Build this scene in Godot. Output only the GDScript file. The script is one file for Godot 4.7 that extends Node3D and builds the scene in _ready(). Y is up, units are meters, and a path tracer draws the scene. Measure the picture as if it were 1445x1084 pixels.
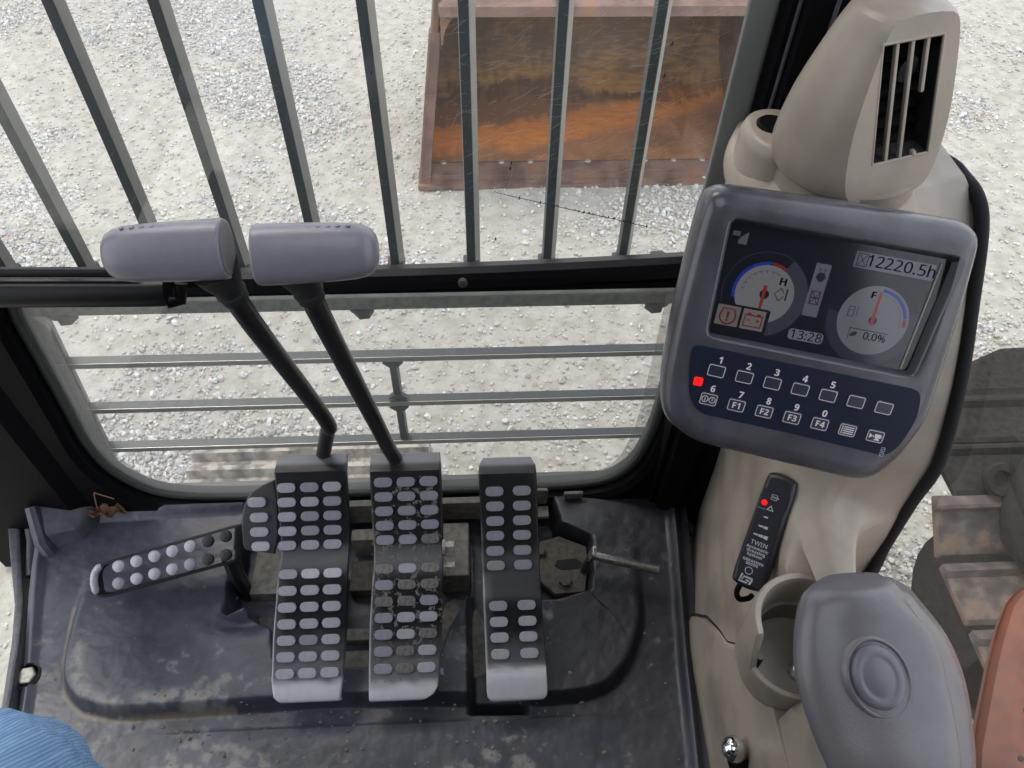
extends Node3D
# The operator's view out of an excavator cab: y is up, -z is forward, the cab floor lies at y = 0 and the yard at y = -1.2. Units are metres.

const GROUND := -1.2
var rng := RandomNumberGenerator.new()
var M := {}
var taken := {}


# ---------------------------------------------------------------- mesh builder
class MB:
	var v := PackedVector3Array()

	func tri(a: Vector3, b: Vector3, c: Vector3) -> void:
		v.append(a); v.append(b); v.append(c)

	func quad(a: Vector3, b: Vector3, c: Vector3, d: Vector3) -> void:
		tri(a, b, c); tri(a, c, d)

	# turns the triangles from index "from" outwards (Godot's fronts run clockwise)
	func outward(from: int) -> void:
		var s := 0.0
		var o := v[from]
		for i in range(from, v.size(), 3):
			s += (v[i] - o).dot((v[i + 1] - o).cross(v[i + 2] - o))
		if s > 0.0:
			for i in range(from, v.size(), 3):
				var t := v[i + 1]
				v[i + 1] = v[i + 2]
				v[i + 2] = t

	func loft(rings: Array, closed := true, caps := true) -> void:
		var from := v.size()
		var n: int = rings[0].size()
		for k in rings.size() - 1:
			var a: PackedVector3Array = rings[k]
			var b: PackedVector3Array = rings[k + 1]
			for i in (n if closed else n - 1):
				var j := (i + 1) % n
				quad(a[i], a[j], b[j], b[i])
		if caps:
			for e in [0, rings.size() - 1]:
				var r: PackedVector3Array = rings[e]
				var c := Vector3.ZERO
				for p in r:
					c += p
				c /= n
				for i in n:
					if e == 0:
						tri(c, r[(i + 1) % n], r[i])
					else:
						tri(c, r[i], r[(i + 1) % n])
		if closed:
			outward(from)

	# a flat outline (in the xy plane of xf) given depth along z, edges chamfered by b
	func prism(poly: PackedVector2Array, z0: float, z1: float, xf: Transform3D, b := 0.0, b0 := -1.0) -> void:
		var from := v.size()
		if b0 < 0.0:
			b0 = b
		var lay := []
		if b0 > 0.0:
			lay.append([MB.inset(poly, b0), z0])
			lay.append([poly, z0 + b0])
		else:
			lay.append([poly, z0])
		if b > 0.0:
			lay.append([poly, z1 - b])
			lay.append([MB.inset(poly, b * 0.3), z1 - b * 0.3])
			lay.append([MB.inset(poly, b), z1])
		else:
			lay.append([poly, z1])
		var n := poly.size()
		for k in lay.size() - 1:
			for i in n:
				var j := (i + 1) % n
				quad(MB.up3(lay[k][0][i], lay[k][1], xf), MB.up3(lay[k][0][j], lay[k][1], xf), MB.up3(lay[k + 1][0][j], lay[k + 1][1], xf), MB.up3(lay[k + 1][0][i], lay[k + 1][1], xf))
		var ccw := not Geometry2D.is_polygon_clockwise(poly)
		for e in [0, lay.size() - 1]:
			var pl: PackedVector2Array = lay[e][0]
			var ix := Geometry2D.triangulate_polygon(pl)
			for i in range(0, ix.size(), 3):
				var a := pl[ix[i]]
				var c := pl[ix[i + 1]]
				var d := pl[ix[i + 2]]
				var pos := (c - a).cross(d - a) > 0.0
				if pos == (e == 0) == ccw:
					var t := c
					c = d
					d = t
				tri(MB.up3(a, lay[e][1], xf), MB.up3(c, lay[e][1], xf), MB.up3(d, lay[e][1], xf))
		outward(from)

	# a frame: outer and inner outline of the same count
	func ring(outer: PackedVector2Array, inner: PackedVector2Array, z0: float, z1: float, xf: Transform3D, b := 0.0) -> void:
		var rs := []
		var lay := [[outer, z0], [outer, z1 - b], [MB.inset(outer, b), z1], [MB.inset(inner, -b), z1], [inner, z1 - b], [inner, z0], [outer, z0]]
		if b <= 0.0:
			lay = [[outer, z0], [outer, z1], [inner, z1], [inner, z0], [outer, z0]]
		for l in lay:
			var r := PackedVector3Array()
			for p in l[0]:
				r.append(MB.up3(p, l[1], xf))
			rs.append(r)
		loft(rs, true, false)

	func box(c: Vector3, s: Vector3, b := 0.0, basis := Basis()) -> void:
		var h := s * 0.5
		prism(PackedVector2Array([Vector2(-h.x + b, -h.y), Vector2(h.x - b, -h.y), Vector2(h.x, -h.y + b), Vector2(h.x, h.y - b), Vector2(h.x - b, h.y), Vector2(-h.x + b, h.y), Vector2(-h.x, h.y - b), Vector2(-h.x, -h.y + b)]) if b > 0.0 else PackedVector2Array([Vector2(-h.x, -h.y), Vector2(h.x, -h.y), Vector2(h.x, h.y), Vector2(-h.x, h.y)]), -h.z, h.z, Transform3D(basis, c), b)

	func tube(pts: Array, radii: Array, seg := 12, squash := 1.0) -> void:
		var rings := []
		var up := Vector3.ZERO
		for k in pts.size():
			var d: Vector3 = (pts[mini(k + 1, pts.size() - 1)] - pts[maxi(k - 1, 0)]).normalized()
			if up == Vector3.ZERO:
				up = Vector3.UP if absf(d.y) < 0.9 else Vector3.RIGHT
			var s := d.cross(up).normalized()
			up = s.cross(d).normalized()
			var r: float = radii[mini(k, radii.size() - 1)]
			var g := PackedVector3Array()
			for i in seg:
				var a := TAU * i / seg
				g.append(pts[k] + s * cos(a) * r + up * sin(a) * r * squash)
			rings.append(g)
		loft(rings)

	# outline of (radius, height) pairs turned about the z axis of xf
	func lathe(prof: Array, xf: Transform3D, seg := 20, sx := 1.0, sy := 1.0) -> void:
		var rings := []
		for p in prof:
			var g := PackedVector3Array()
			for i in seg:
				var a := TAU * i / seg
				g.append(xf * Vector3(cos(a) * maxf(p[0], 1e-5) * sx, sin(a) * maxf(p[0], 1e-5) * sy, p[1]))
			rings.append(g)
		loft(rings)

	func ball(c: Vector3, r: Vector3, basis := Basis(), seg := 14, rows := 8) -> void:
		var prof := []
		for k in rows + 1:
			var a := PI * k / rows
			prof.append([sin(a), -cos(a)])
		lathe(prof, Transform3D(basis * Basis.from_scale(r), c), seg)

	static func up3(p: Vector2, z: float, xf: Transform3D) -> Vector3:
		return xf * Vector3(p.x, p.y, z)

	static func inset(poly: PackedVector2Array, b: float) -> PackedVector2Array:
		if b == 0.0:
			return poly
		var n := poly.size()
		var s := -1.0 if Geometry2D.is_polygon_clockwise(poly) else 1.0
		var o := PackedVector2Array()
		for i in n:
			var d0 := (poly[i] - poly[(i + n - 1) % n]).normalized()
			var d1 := (poly[(i + 1) % n] - poly[i]).normalized()
			var n0 := Vector2(-d0.y, d0.x) * s
			var n1 := Vector2(-d1.y, d1.x) * s
			var m := (n0 + n1)
			m = m / maxf(m.length_squared() * 0.5, 0.35)
			o.append(poly[i] + m * b)
		return o

	# edges sharper than "angle" degrees stay sharp, all others are smoothed
	func mesh(angle := 38.0, uvf = null, colf = null) -> ArrayMesh:
		var nf := v.size() / 3
		var fn := PackedVector3Array()
		fn.resize(nf)
		var near := {}
		for f in nf:
			var c := (v[f * 3 + 2] - v[f * 3]).cross(v[f * 3 + 1] - v[f * 3])
			fn[f] = c
			for k in 3:
				var key := Vector3i((v[f * 3 + k] * 30000.0).round())
				if near.has(key):
					near[key].append(f)
				else:
					near[key] = PackedInt32Array([f])
		var cosa := cos(deg_to_rad(angle))
		var nn := PackedVector3Array()
		nn.resize(v.size())
		for f in nf:
			var u := fn[f].normalized()
			for k in 3:
				var s := Vector3.ZERO
				for g in near[Vector3i((v[f * 3 + k] * 30000.0).round())]:
					if fn[g].normalized().dot(u) >= cosa:
						s += fn[g]
				nn[f * 3 + k] = s.normalized() if s.length_squared() > 1e-24 else Vector3.UP
		var a := []
		a.resize(Mesh.ARRAY_MAX)
		a[Mesh.ARRAY_VERTEX] = v
		a[Mesh.ARRAY_NORMAL] = nn
		if uvf != null:
			var t := PackedVector2Array()
			for p in v:
				t.append(uvf.call(p))
			a[Mesh.ARRAY_TEX_UV] = t
		if colf != null:
			var t := PackedColorArray()
			for p in v:
				t.append(colf.call(p))
			a[Mesh.ARRAY_COLOR] = t
		var m := ArrayMesh.new()
		m.add_surface_from_arrays(Mesh.PRIMITIVE_TRIANGLES, a)
		return m


# ---------------------------------------------------------------- helpers
func frame(o: Vector3, ex: Vector3, ey: Vector3) -> Transform3D:
	var x := ex.normalized()
	var z := x.cross(ey).normalized()
	return Transform3D(Basis(x, z.cross(x), z), o)


func rrect(w: float, h: float, r: float, n := 3, at := Vector2.ZERO) -> PackedVector2Array:
	var o := PackedVector2Array()
	var c := [Vector2(w / 2 - r, h / 2 - r), Vector2(-w / 2 + r, h / 2 - r), Vector2(-w / 2 + r, -h / 2 + r), Vector2(w / 2 - r, -h / 2 + r)]
	for q in 4:
		for k in n + 1:
			var a := PI / 2 * (q + float(k) / n)
			o.append(at + c[q] + Vector2(cos(a), sin(a)) * r)
	return o


func circle(r: float, n: int, at := Vector2.ZERO, turn := 0.0) -> PackedVector2Array:
	var o := PackedVector2Array()
	for k in n:
		o.append(at + Vector2.from_angle(TAU * k / n + turn) * r)
	return o


func poly(a: Array, s := 0.001) -> PackedVector2Array:
	var o := PackedVector2Array()
	for i in range(0, a.size(), 2):
		o.append(Vector2(a[i], a[i + 1]) * s)
	return o


# a closed outline with its corners rounded off (Chaikin)
func soften(p: PackedVector2Array, times := 2) -> PackedVector2Array:
	for t in times:
		var o := PackedVector2Array()
		for i in p.size():
			var a := p[i]
			var b := p[(i + 1) % p.size()]
			o.append(a.lerp(b, 0.25)); o.append(a.lerp(b, 0.75))
		p = o
	return p


# a closed outline with each corner rounded over r
func rounded(p: PackedVector2Array, r: float, n := 4) -> PackedVector2Array:
	var o := PackedVector2Array()
	var c := p.size()
	for i in c:
		var a := p[(i + c - 1) % c]
		var b := p[i]
		var d := p[(i + 1) % c]
		var s := b + (a - b).limit_length(minf(r, (a - b).length() * 0.45))
		var e := b + (d - b).limit_length(minf(r, (d - b).length() * 0.45))
		for k in n + 1:
			var t := float(k) / n
			o.append(s.lerp(b, t).lerp(b.lerp(e, t), t))
	return o


# points on a smooth curve through the given ones
func curve(p: Array, per := 6) -> Array:
	var o := []
	for i in p.size() - 1:
		for k in per:
			var t := float(k) / per
			o.append(p[i].cubic_interpolate(p[i + 1], p[maxi(i - 1, 0)], p[mini(i + 2, p.size() - 1)], t))
	o.append(p[-1])
	return o


func curve_closed(p: PackedVector3Array, per := 4) -> PackedVector3Array:
	var o := PackedVector3Array()
	var n := p.size()
	for i in n:
		for k in per:
			o.append(p[i].cubic_interpolate(p[(i + 1) % n], p[(i + n - 1) % n], p[(i + 2) % n], float(k) / per))
	return o


func numbered(called: String, parent: Node) -> String:
	var key := str(parent.get_instance_id()) + called
	var n: int = taken.get(key, 0)
	taken[key] = n + 1
	return called if n == 0 else "%s_%03d" % [called, n]


func thing(called: String, label: String, category: String, at := Vector3.ZERO, group := "") -> Node3D:
	var o := Node3D.new()
	o.name = numbered(called, self)
	o.position = at
	tag(o, label, category, group)
	add_child(o)
	return o


func tag(o: Node, label: String, category: String, group := "", kind := "") -> void:
	if label: o.set_meta("label", label)
	if category: o.set_meta("category", category)
	if group: o.set_meta("group", group)
	if kind: o.set_meta("kind", kind)


# one named mesh; shapes are given in world metres and moved into the thing's own frame
func put(called: String, m: Mesh, material: Material, parent: Node = null, xf := Transform3D(), label := "") -> MeshInstance3D:
	var p: Node = parent if parent else self
	var o := MeshInstance3D.new()
	o.name = numbered(called, p)
	o.mesh = m
	o.material_override = material
	p.add_child(o, true)
	var up := Transform3D()
	var q: Node = p
	while q != self:
		up = (q as Node3D).transform * up
		q = q.get_parent()
	o.transform = up.affine_inverse() * xf
	if label: o.set_meta("label", label)
	return o


func text(called: String, s: String, height: float, xf: Transform3D, material: Material, parent: Node, bold := true, depth := 0.0003, squeeze := 1.0) -> void:
	var t := TextMesh.new()
	var f := SystemFont.new()
	f.font_names = PackedStringArray(["Droid Sans"])
	f.font_weight = 700 if bold else 400
	t.font = f
	t.text = s
	t.font_size = 32
	t.pixel_size = height / 23.0
	t.depth = depth
	put(called, t, material, parent, xf * Transform3D(Basis.from_scale(Vector3(squeeze, 1, 1)), Vector3.ZERO))


# ---------------------------------------------------------------- materials
func noise_tex(freq: float, ramp: Array, octaves := 4, kind := FastNoiseLite.TYPE_SIMPLEX_SMOOTH, size := 512, seed_ := 1) -> NoiseTexture2D:
	var n := FastNoiseLite.new()
	n.noise_type = kind
	n.frequency = freq
	n.fractal_octaves = octaves
	n.seed = seed_
	var t := NoiseTexture2D.new()
	t.width = size; t.height = size
	t.seamless = true
	t.noise = n
	var g := Gradient.new()
	g.offsets = PackedFloat32Array(ramp.map(func(r): return r[0]))
	g.colors = PackedColorArray(ramp.map(func(r): return Color(r[1], r[2], r[3]).linear_to_srgb() if r.size() > 2 else Color(r[1], r[1], r[1])))
	t.color_ramp = g
	return t


func normal_tex(freq: float, bump: float, octaves := 4, kind := FastNoiseLite.TYPE_SIMPLEX_SMOOTH, seed_ := 2) -> NoiseTexture2D:
	var n := FastNoiseLite.new()
	n.noise_type = kind
	n.frequency = freq
	n.fractal_octaves = octaves
	n.seed = seed_
	var t := NoiseTexture2D.new()
	t.width = 512; t.height = 512
	t.seamless = true
	t.as_normal_map = true
	t.bump_strength = bump
	t.noise = n
	return t


# c is a real-world (linear) base colour; tex multiplies it
func mat(c: Color, rough: float, metal := 0.0, tex: Texture2D = null, scale := 4.0, nrm: Texture2D = null, nscale := 0.5, stretch := Vector3.ONE) -> StandardMaterial3D:
	var m := StandardMaterial3D.new()
	m.albedo_color = c.linear_to_srgb()
	m.roughness = rough
	m.metallic = metal
	if tex or nrm:
		m.uv1_triplanar = true
		m.uv1_scale = stretch * scale
	if tex:
		m.albedo_texture = tex
	if nrm:
		m.normal_enabled = true
		m.normal_texture = nrm
		m.normal_scale = nscale
	return m


func make_materials() -> void:
	var mottle := noise_tex(0.012, [[0.0, 0.93], [0.45, 0.97], [1.0, 1.0]], 5)
	var worn := noise_tex(0.02, [[0.0, 0.72], [0.4, 0.86], [0.6, 0.95], [1.0, 1.0]], 6, FastNoiseLite.TYPE_SIMPLEX_SMOOTH, 512, 9)
	var grain := normal_tex(0.25, 3.0, 3)
	var dents := normal_tex(0.03, 4.0, 5)
	var smudge := noise_tex(0.006, [[0.0, 0.74], [0.42, 0.90], [0.6, 0.98], [1.0, 1.0]], 6, FastNoiseLite.TYPE_SIMPLEX_SMOOTH, 512, 15)
	M.beige = mat(Color(0.335, 0.283, 0.23), 0.4, 0, smudge, 2.5, grain, 0.06)
	M.beige_dark = mat(Color(0.18, 0.16, 0.135), 0.6, 0, mottle, 5, grain, 0.18)
	M.black = mat(Color(0.006, 0.006, 0.007), 0.5, 0, mottle, 4, grain, 0.1)
	M.black_gloss = mat(Color(0.007, 0.007, 0.009), 0.34, 0, mottle, 4)
	M.black.metallic_specular = 0.16
	M.black_gloss.metallic_specular = 0.3
	M.headliner = mat(Color(0.055, 0.053, 0.05), 0.9, 0, mottle, 5)
	M.rubber = mat(Color(0.014, 0.014, 0.016), 0.8, 0, mottle, 10, grain, 0.4)
	M.void = mat(Color(0.006, 0.006, 0.006), 0.9)
	M.cab_grey = mat(Color(0.09, 0.095, 0.11), 0.5, 0, worn, 6, grain, 0.2)
	M.grip = mat(Color(0.19, 0.182, 0.212), 0.3, 0, mottle, 9, grain, 0.25)
	M.joy = mat(Color(0.14, 0.13, 0.14), 0.27, 0, mottle, 9, grain, 0.16)
	M.monitor = mat(Color(0.078, 0.076, 0.088), 0.2, 0, smudge, 6, grain, 0.14)
	M.monitor_inner = mat(Color(0.05, 0.048, 0.058), 0.45, 0, mottle, 6, grain, 0.2)
	M.navy = mat(Color(0.014, 0.018, 0.036), 0.35, 0, mottle, 14)
	M.navy.metallic_specular = 0.25
	M.legend = mat(Color(0.62, 0.56, 0.58), 0.5)
	M.rod = mat(Color(0.016, 0.016, 0.018), 0.3, 0, worn, 12)
	M.guard = mat(Color(0.013, 0.022, 0.026), 0.42, 0, mottle, 8, dents, 0.08)
	M.guard_dusty = mat(Color(0.23, 0.225, 0.205), 0.75, 0, worn, 5, dents, 0.2)
	M.flank_sheen = mat(Color(0.40, 0.39, 0.365), 0.36, 0.75, mottle, 4, dents, 0.05)  # pale metal that paints a reflection onto the guard bars
	M.rail = mat(Color(0.15, 0.17, 0.145), 0.65, 0, worn, 7, dents, 0.2)
	M.trim_grey = mat(Color(0.20, 0.215, 0.20), 0.55, 0, mottle, 3)
	M.pedal_worn = mat(Color.WHITE, 0.33, 0.2, mottle, 9, grain, 0.3)
	M.pedal_worn.vertex_color_use_as_albedo = true
	M.pedal = mat(Color(0.04, 0.039, 0.042), 0.4, 0.1, mottle, 9, grain, 0.3)
	var mud := noise_tex(0.022, [[0.0, 0.02, 0.02, 0.023], [0.40, 0.033, 0.032, 0.034], [0.55, 0.055, 0.052, 0.05], [0.64, 0.10, 0.095, 0.085], [1.0, 0.15, 0.142, 0.128]], 6, FastNoiseLite.TYPE_SIMPLEX_SMOOTH, 512, 21)
	M.pedal_muddy = mat(Color.WHITE, 0.55, 0.05, mud, 11, grain, 0.4)
	M.worn_edge = mat(Color(0.52, 0.515, 0.55), 0.36, 0.25, worn, 10, grain, 0.25)
	M.stud = mat(Color(0.43, 0.424, 0.456), 0.34, 0.2, mottle, 16, grain, 0.25)
	M.stud_dull = mat(Color(0.29, 0.28, 0.32), 0.42, 0.15, mottle, 16, grain, 0.25)
	M.stud_muddy = mat(Color(0.19, 0.18, 0.17), 0.6, 0.2, worn, 16, grain, 0.3)
	M.stud_black = mat(Color(0.03, 0.03, 0.032), 0.5, 0.1, worn, 16, grain, 0.3)
	M.steel = mat(Color(0.5, 0.49, 0.47), 0.26, 0.85, worn, 12, grain, 0.2)
	M.chrome = mat(Color(0.7, 0.7, 0.7), 0.1, 1.0)
	M.zinc = mat(Color(0.40, 0.38, 0.34), 0.5, 0.5, worn, 14)
	M.dirty_plate = mat(Color(0.165, 0.155, 0.13), 0.75, 0, worn, 6, dents, 0.4)
	M.brown_plate = mat(Color(0.085, 0.072, 0.058), 0.8, 0.1, worn, 8, dents, 0.4)
	M.leaf = mat(Color(0.20, 0.095, 0.055), 0.8, 0, worn, 20)
	M.twig = mat(Color(0.30, 0.17, 0.10), 0.7)
	M.track_pale = mat(Color(0.40, 0.36, 0.31), 0.85, 0, noise_tex(0.015, [[0.0, 0.5], [0.42, 0.78], [0.6, 1.0], [1.0, 1.0]], 6, FastNoiseLite.TYPE_SIMPLEX_SMOOTH, 512, 4), 2.2, dents, 0.5)
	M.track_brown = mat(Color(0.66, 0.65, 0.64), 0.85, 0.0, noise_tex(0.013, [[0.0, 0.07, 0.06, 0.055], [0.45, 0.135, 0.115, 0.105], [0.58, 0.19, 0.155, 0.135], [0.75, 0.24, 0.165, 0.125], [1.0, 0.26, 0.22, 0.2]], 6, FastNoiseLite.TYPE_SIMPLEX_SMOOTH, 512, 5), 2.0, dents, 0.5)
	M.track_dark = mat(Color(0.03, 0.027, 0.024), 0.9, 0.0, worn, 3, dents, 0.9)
	for k in ["track_pale", "track_brown", "track_dark", "paint_orange"]:
		if M.has(k):
			M[k].metallic_specular = 0.2
	M.rust_out = mat(Color.WHITE, 0.7, 0.1, noise_tex(0.01, [[0.0, 0.065, 0.034, 0.024], [0.4, 0.115, 0.062, 0.044], [0.6, 0.16, 0.098, 0.076], [1.0, 0.22, 0.10, 0.045]], 5, FastNoiseLite.TYPE_SIMPLEX_SMOOTH, 512, 6), 0.9, dents, 0.4)
	M.rust_inside = StandardMaterial3D.new()
	M.rust_inside.albedo_texture = bucket_image()
	M.rust_inside.roughness = 0.6
	M.rust_inside.normal_enabled = true
	M.rust_inside.normal_texture = dents
	M.rust_inside.normal_scale = 0.3
	M.rust_inside.texture_repeat = false
	M.rust_in = mat(Color.WHITE, 0.62, 0.15, noise_tex(0.008, [[0.0, 0.045, 0.028, 0.016], [0.34, 0.10, 0.055, 0.022], [0.48, 0.19, 0.085, 0.025], [0.6, 0.24, 0.125, 0.035], [0.72, 0.32, 0.16, 0.04], [1.0, 0.2, 0.12, 0.05]], 5, FastNoiseLite.TYPE_SIMPLEX_SMOOTH, 512, 7), 1.0, dents, 0.4, Vector3(0.35, 1.4, 1.0))
	M.rust_orange = mat(Color.WHITE, 0.75, 0.05, noise_tex(0.012, [[0.0, 0.16, 0.06, 0.016], [0.4, 0.36, 0.115, 0.02], [0.6, 0.46, 0.16, 0.025], [1.0, 0.30, 0.12, 0.03]], 5, FastNoiseLite.TYPE_SIMPLEX_SMOOTH, 512, 8), 1.0, dents, 0.4, Vector3(0.4, 1.0, 1.2))
	M.paint_orange = mat(Color(0.15, 0.03, 0.004), 0.5, 0, worn, 3, grain, 0.1)
	M.dirt_spot = mat(Color(0.02, 0.018, 0.016), 0.9)
	M.mud = mat(Color(0.17, 0.16, 0.142), 0.9)
	M.dry_mud = mat(Color(0.20, 0.18, 0.145), 0.95, 0, worn, 20, grain, 0.5)
	M.ground = mat(Color.WHITE, 0.95, 0, noise_tex(0.02, [[0.0, 0.25, 0.232, 0.185], [0.4, 0.312, 0.296, 0.252], [0.6, 0.342, 0.326, 0.282], [1.0, 0.385, 0.37, 0.328]], 6, FastNoiseLite.TYPE_SIMPLEX_SMOOTH, 1024, 10), 0.45, normal_tex(0.12, 4.0, 5), 0.45)
	M.ground.uv1_world_triplanar = true
	M.stone = mat(Color(1, 1, 1), 0.85)
	M.stone.vertex_color_use_as_albedo = true
	M.glass = StandardMaterial3D.new()
	M.glass.transparency = BaseMaterial3D.TRANSPARENCY_ALPHA
	M.glass.albedo_color = Color(0.93, 0.97, 0.95, 0.03)
	M.glass.roughness = 0.02
	M.film = StandardMaterial3D.new()   # the dust that lies on the panes
	M.film.transparency = BaseMaterial3D.TRANSPARENCY_ALPHA
	M.film.albedo_color = Color(Color(0.45, 0.44, 0.41).linear_to_srgb(), 0.07)
	M.film.roughness = 0.9
	M.film_side = M.film.duplicate()
	M.film_side.albedo_color.a = 0.008
	M.film_thick = M.film.duplicate()
	M.film_thick.albedo_color.a = 0.26
	M.scratch = StandardMaterial3D.new()
	M.scratch.transparency = BaseMaterial3D.TRANSPARENCY_ALPHA
	M.scratch.albedo_color = Color(0.92, 0.92, 0.9, 0.5)
	M.scratch.roughness = 0.6
	M.red_glow = StandardMaterial3D.new()
	M.red_glow.albedo_color = Color(0.5, 0.02, 0.02)
	M.red_glow.emission_enabled = true
	M.red_glow.emission = Color(1.0, 0.06, 0.05)
	M.red_glow.emission_energy_multiplier = 0.55
	M.denim = StandardMaterial3D.new()
	M.denim.albedo_texture = denim_image()
	M.denim.roughness = 0.9
	M.denim.uv1_scale = Vector3(15, 15, 15)
	M.denim.normal_enabled = true
	M.denim.normal_texture = grain
	M.denim.normal_scale = 0.5


# rust inside the bucket: across in u, from the lip up the rear in v
func bucket_image() -> ImageTexture:
	var a := FastNoiseLite.new()
	a.frequency = 0.012
	a.fractal_octaves = 5
	a.seed = 41
	var b := FastNoiseLite.new()
	b.frequency = 0.05
	b.fractal_octaves = 4
	b.seed = 42
	var w := 768
	var h := 512
	var im := Image.create(w, h, false, Image.FORMAT_RGB8)
	var brown := Color(0.115, 0.055, 0.026)
	var orange := Color(0.36, 0.125, 0.03)
	var umber := Color(0.098, 0.056, 0.029)
	var ochre := Color(0.24, 0.125, 0.042)
	var dark := Color(0.035, 0.022, 0.014)
	for y in h:
		for x in w:
			var u := float(x) / w
			var v := float(y) / h
			var n := a.get_noise_2d(x * 0.55, y * 1.3)
			var m := b.get_noise_2d(x * 0.9, y * 0.5)
			var f := b.get_noise_2d(x * 0.35 + 900.0, y * 2.2)
			var c := brown.lerp(Color(0.19, 0.085, 0.04), clampf(0.5 + n + m * 0.5, 0, 1))
			# the orange band climbs to the right
			var mid := 0.175 + 0.24 * u * u + 0.05 * n
			c = c.lerp(orange, smoothstep(0.10, 0.02, absf(v - mid) + m * 0.03) * clampf(0.9 + f * 0.6, 0.0, 1.0))
			c = c.lerp(Color(0.13, 0.06, 0.03), smoothstep(mid + 0.05, mid + 0.10, v + m * 0.03))
			# rear: dark caked patches under a line of ochre, umber above
			var line := 0.355 + 0.03 * sin(u * 7.0) + 0.05 * n + 0.06 * u
			c = c.lerp(dark, smoothstep(0.05, 0.0, absf(v - line) + m * 0.05) * 0.55)
			var up := smoothstep(line + 0.01, line + 0.05, v + m * 0.02)
			c = c.lerp(ochre.lerp(umber, clampf((v - line) * 4.5 + f * 0.7 + n * 0.9 + 0.1, 0, 1)), up)
			c = c.lerp(dark, smoothstep(0.11, 0.02, absf(v - line - 0.13) + 0.1 * absf(u - 0.2) + m * 0.06) * 0.45 * float(u < 0.5))
			c = Color(c.r * 1.7, c.g * 1.7, c.b * 1.7)
			im.set_pixel(x, y, c.linear_to_srgb())
	return ImageTexture.create_from_image(im)


func denim_image() -> ImageTexture:
	var n := FastNoiseLite.new()
	n.frequency = 0.03
	var im := Image.create(256, 256, false, Image.FORMAT_RGB8)
	for y in 256:
		for x in 256:
			var w := 0.5 + 0.5 * sin(TAU * (x + y) / 16.0 + 1.6 * n.get_noise_2d(x * 3.0, y * 3.0 + 500.0))
			var g := n.get_noise_2d(x, y) * 0.16 + n.get_noise_2d(x * 9.0, y * 3.0) * 0.14
			var k := clampf(0.42 + 0.26 * smoothstep(0.2, 0.9, w) + g * 1.3, 0, 1)
			im.set_pixel(x, y, Color(0.22, 0.36, 0.52).lerp(Color(0.60, 0.72, 0.84), k))
	return ImageTexture.create_from_image(im)


func _ready() -> void:
	# camera: an operator's eye 1.08 m above the cab floor, looking down and ahead
	var cam := Camera3D.new()
	cam.name = "camera"
	cam.fov = 53.09
	cam.near = 0.02
	cam.far = 400.0
	cam.transform = Transform3D(Basis(Vector3(0.998817, 0.015867, 0.045973), Vector3(0.024675, 0.649254, -0.760171), Vector3(-0.04191, 0.760406, 0.648094)).orthonormalized(), Vector3(0, 1.08, 0))
	add_child(cam)
	cam.current = true
	# an overcast sky
	var sky_mat := ProceduralSkyMaterial.new()
	sky_mat.sky_top_color = Color(0.84, 0.865, 0.91)
	sky_mat.sky_horizon_color = Color(0.86, 0.87, 0.88)
	sky_mat.sky_curve = 0.2
	sky_mat.ground_bottom_color = Color(0.5, 0.49, 0.46)
	sky_mat.ground_horizon_color = Color(0.7, 0.7, 0.68)
	sky_mat.energy_multiplier = 1.0
	var env := Environment.new()
	env.background_mode = Environment.BG_SKY
	env.sky = Sky.new()
	env.sky.sky_material = sky_mat
	env.ambient_light_source = Environment.AMBIENT_SOURCE_SKY
	env.tonemap_mode = Environment.TONE_MAPPER_LINEAR
	env.tonemap_exposure = 2.9
	env.sdfgi_enabled = true
	env.ssao_enabled = true
	env.ssil_enabled = true
	var we := WorldEnvironment.new()
	we.name = "world_environment"
	we.environment = env
	add_child(we)
	var sun := DirectionalLight3D.new()
	sun.name = "overcast_sun"
	sun.light_energy = 0.3
	sun.light_color = Color(1.0, 0.98, 0.95)
	sun.light_angular_distance = 25.0
	sun.shadow_enabled = true
	add_child(sun)
	sun.look_at_from_position(Vector3(-3, 7, -3.5), Vector3.ZERO)

	rng.seed = 7
	make_materials()
	build_ground()
	build_bucket()
	build_tracks()
	build_deck()
	build_cab()
	build_guards()
	build_mat()
	build_console()
	build_pedals()
	build_levers()
	build_vent()
	build_monitor()
	build_remote()
	build_joystick()
	build_small_things()
	build_person()


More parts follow.
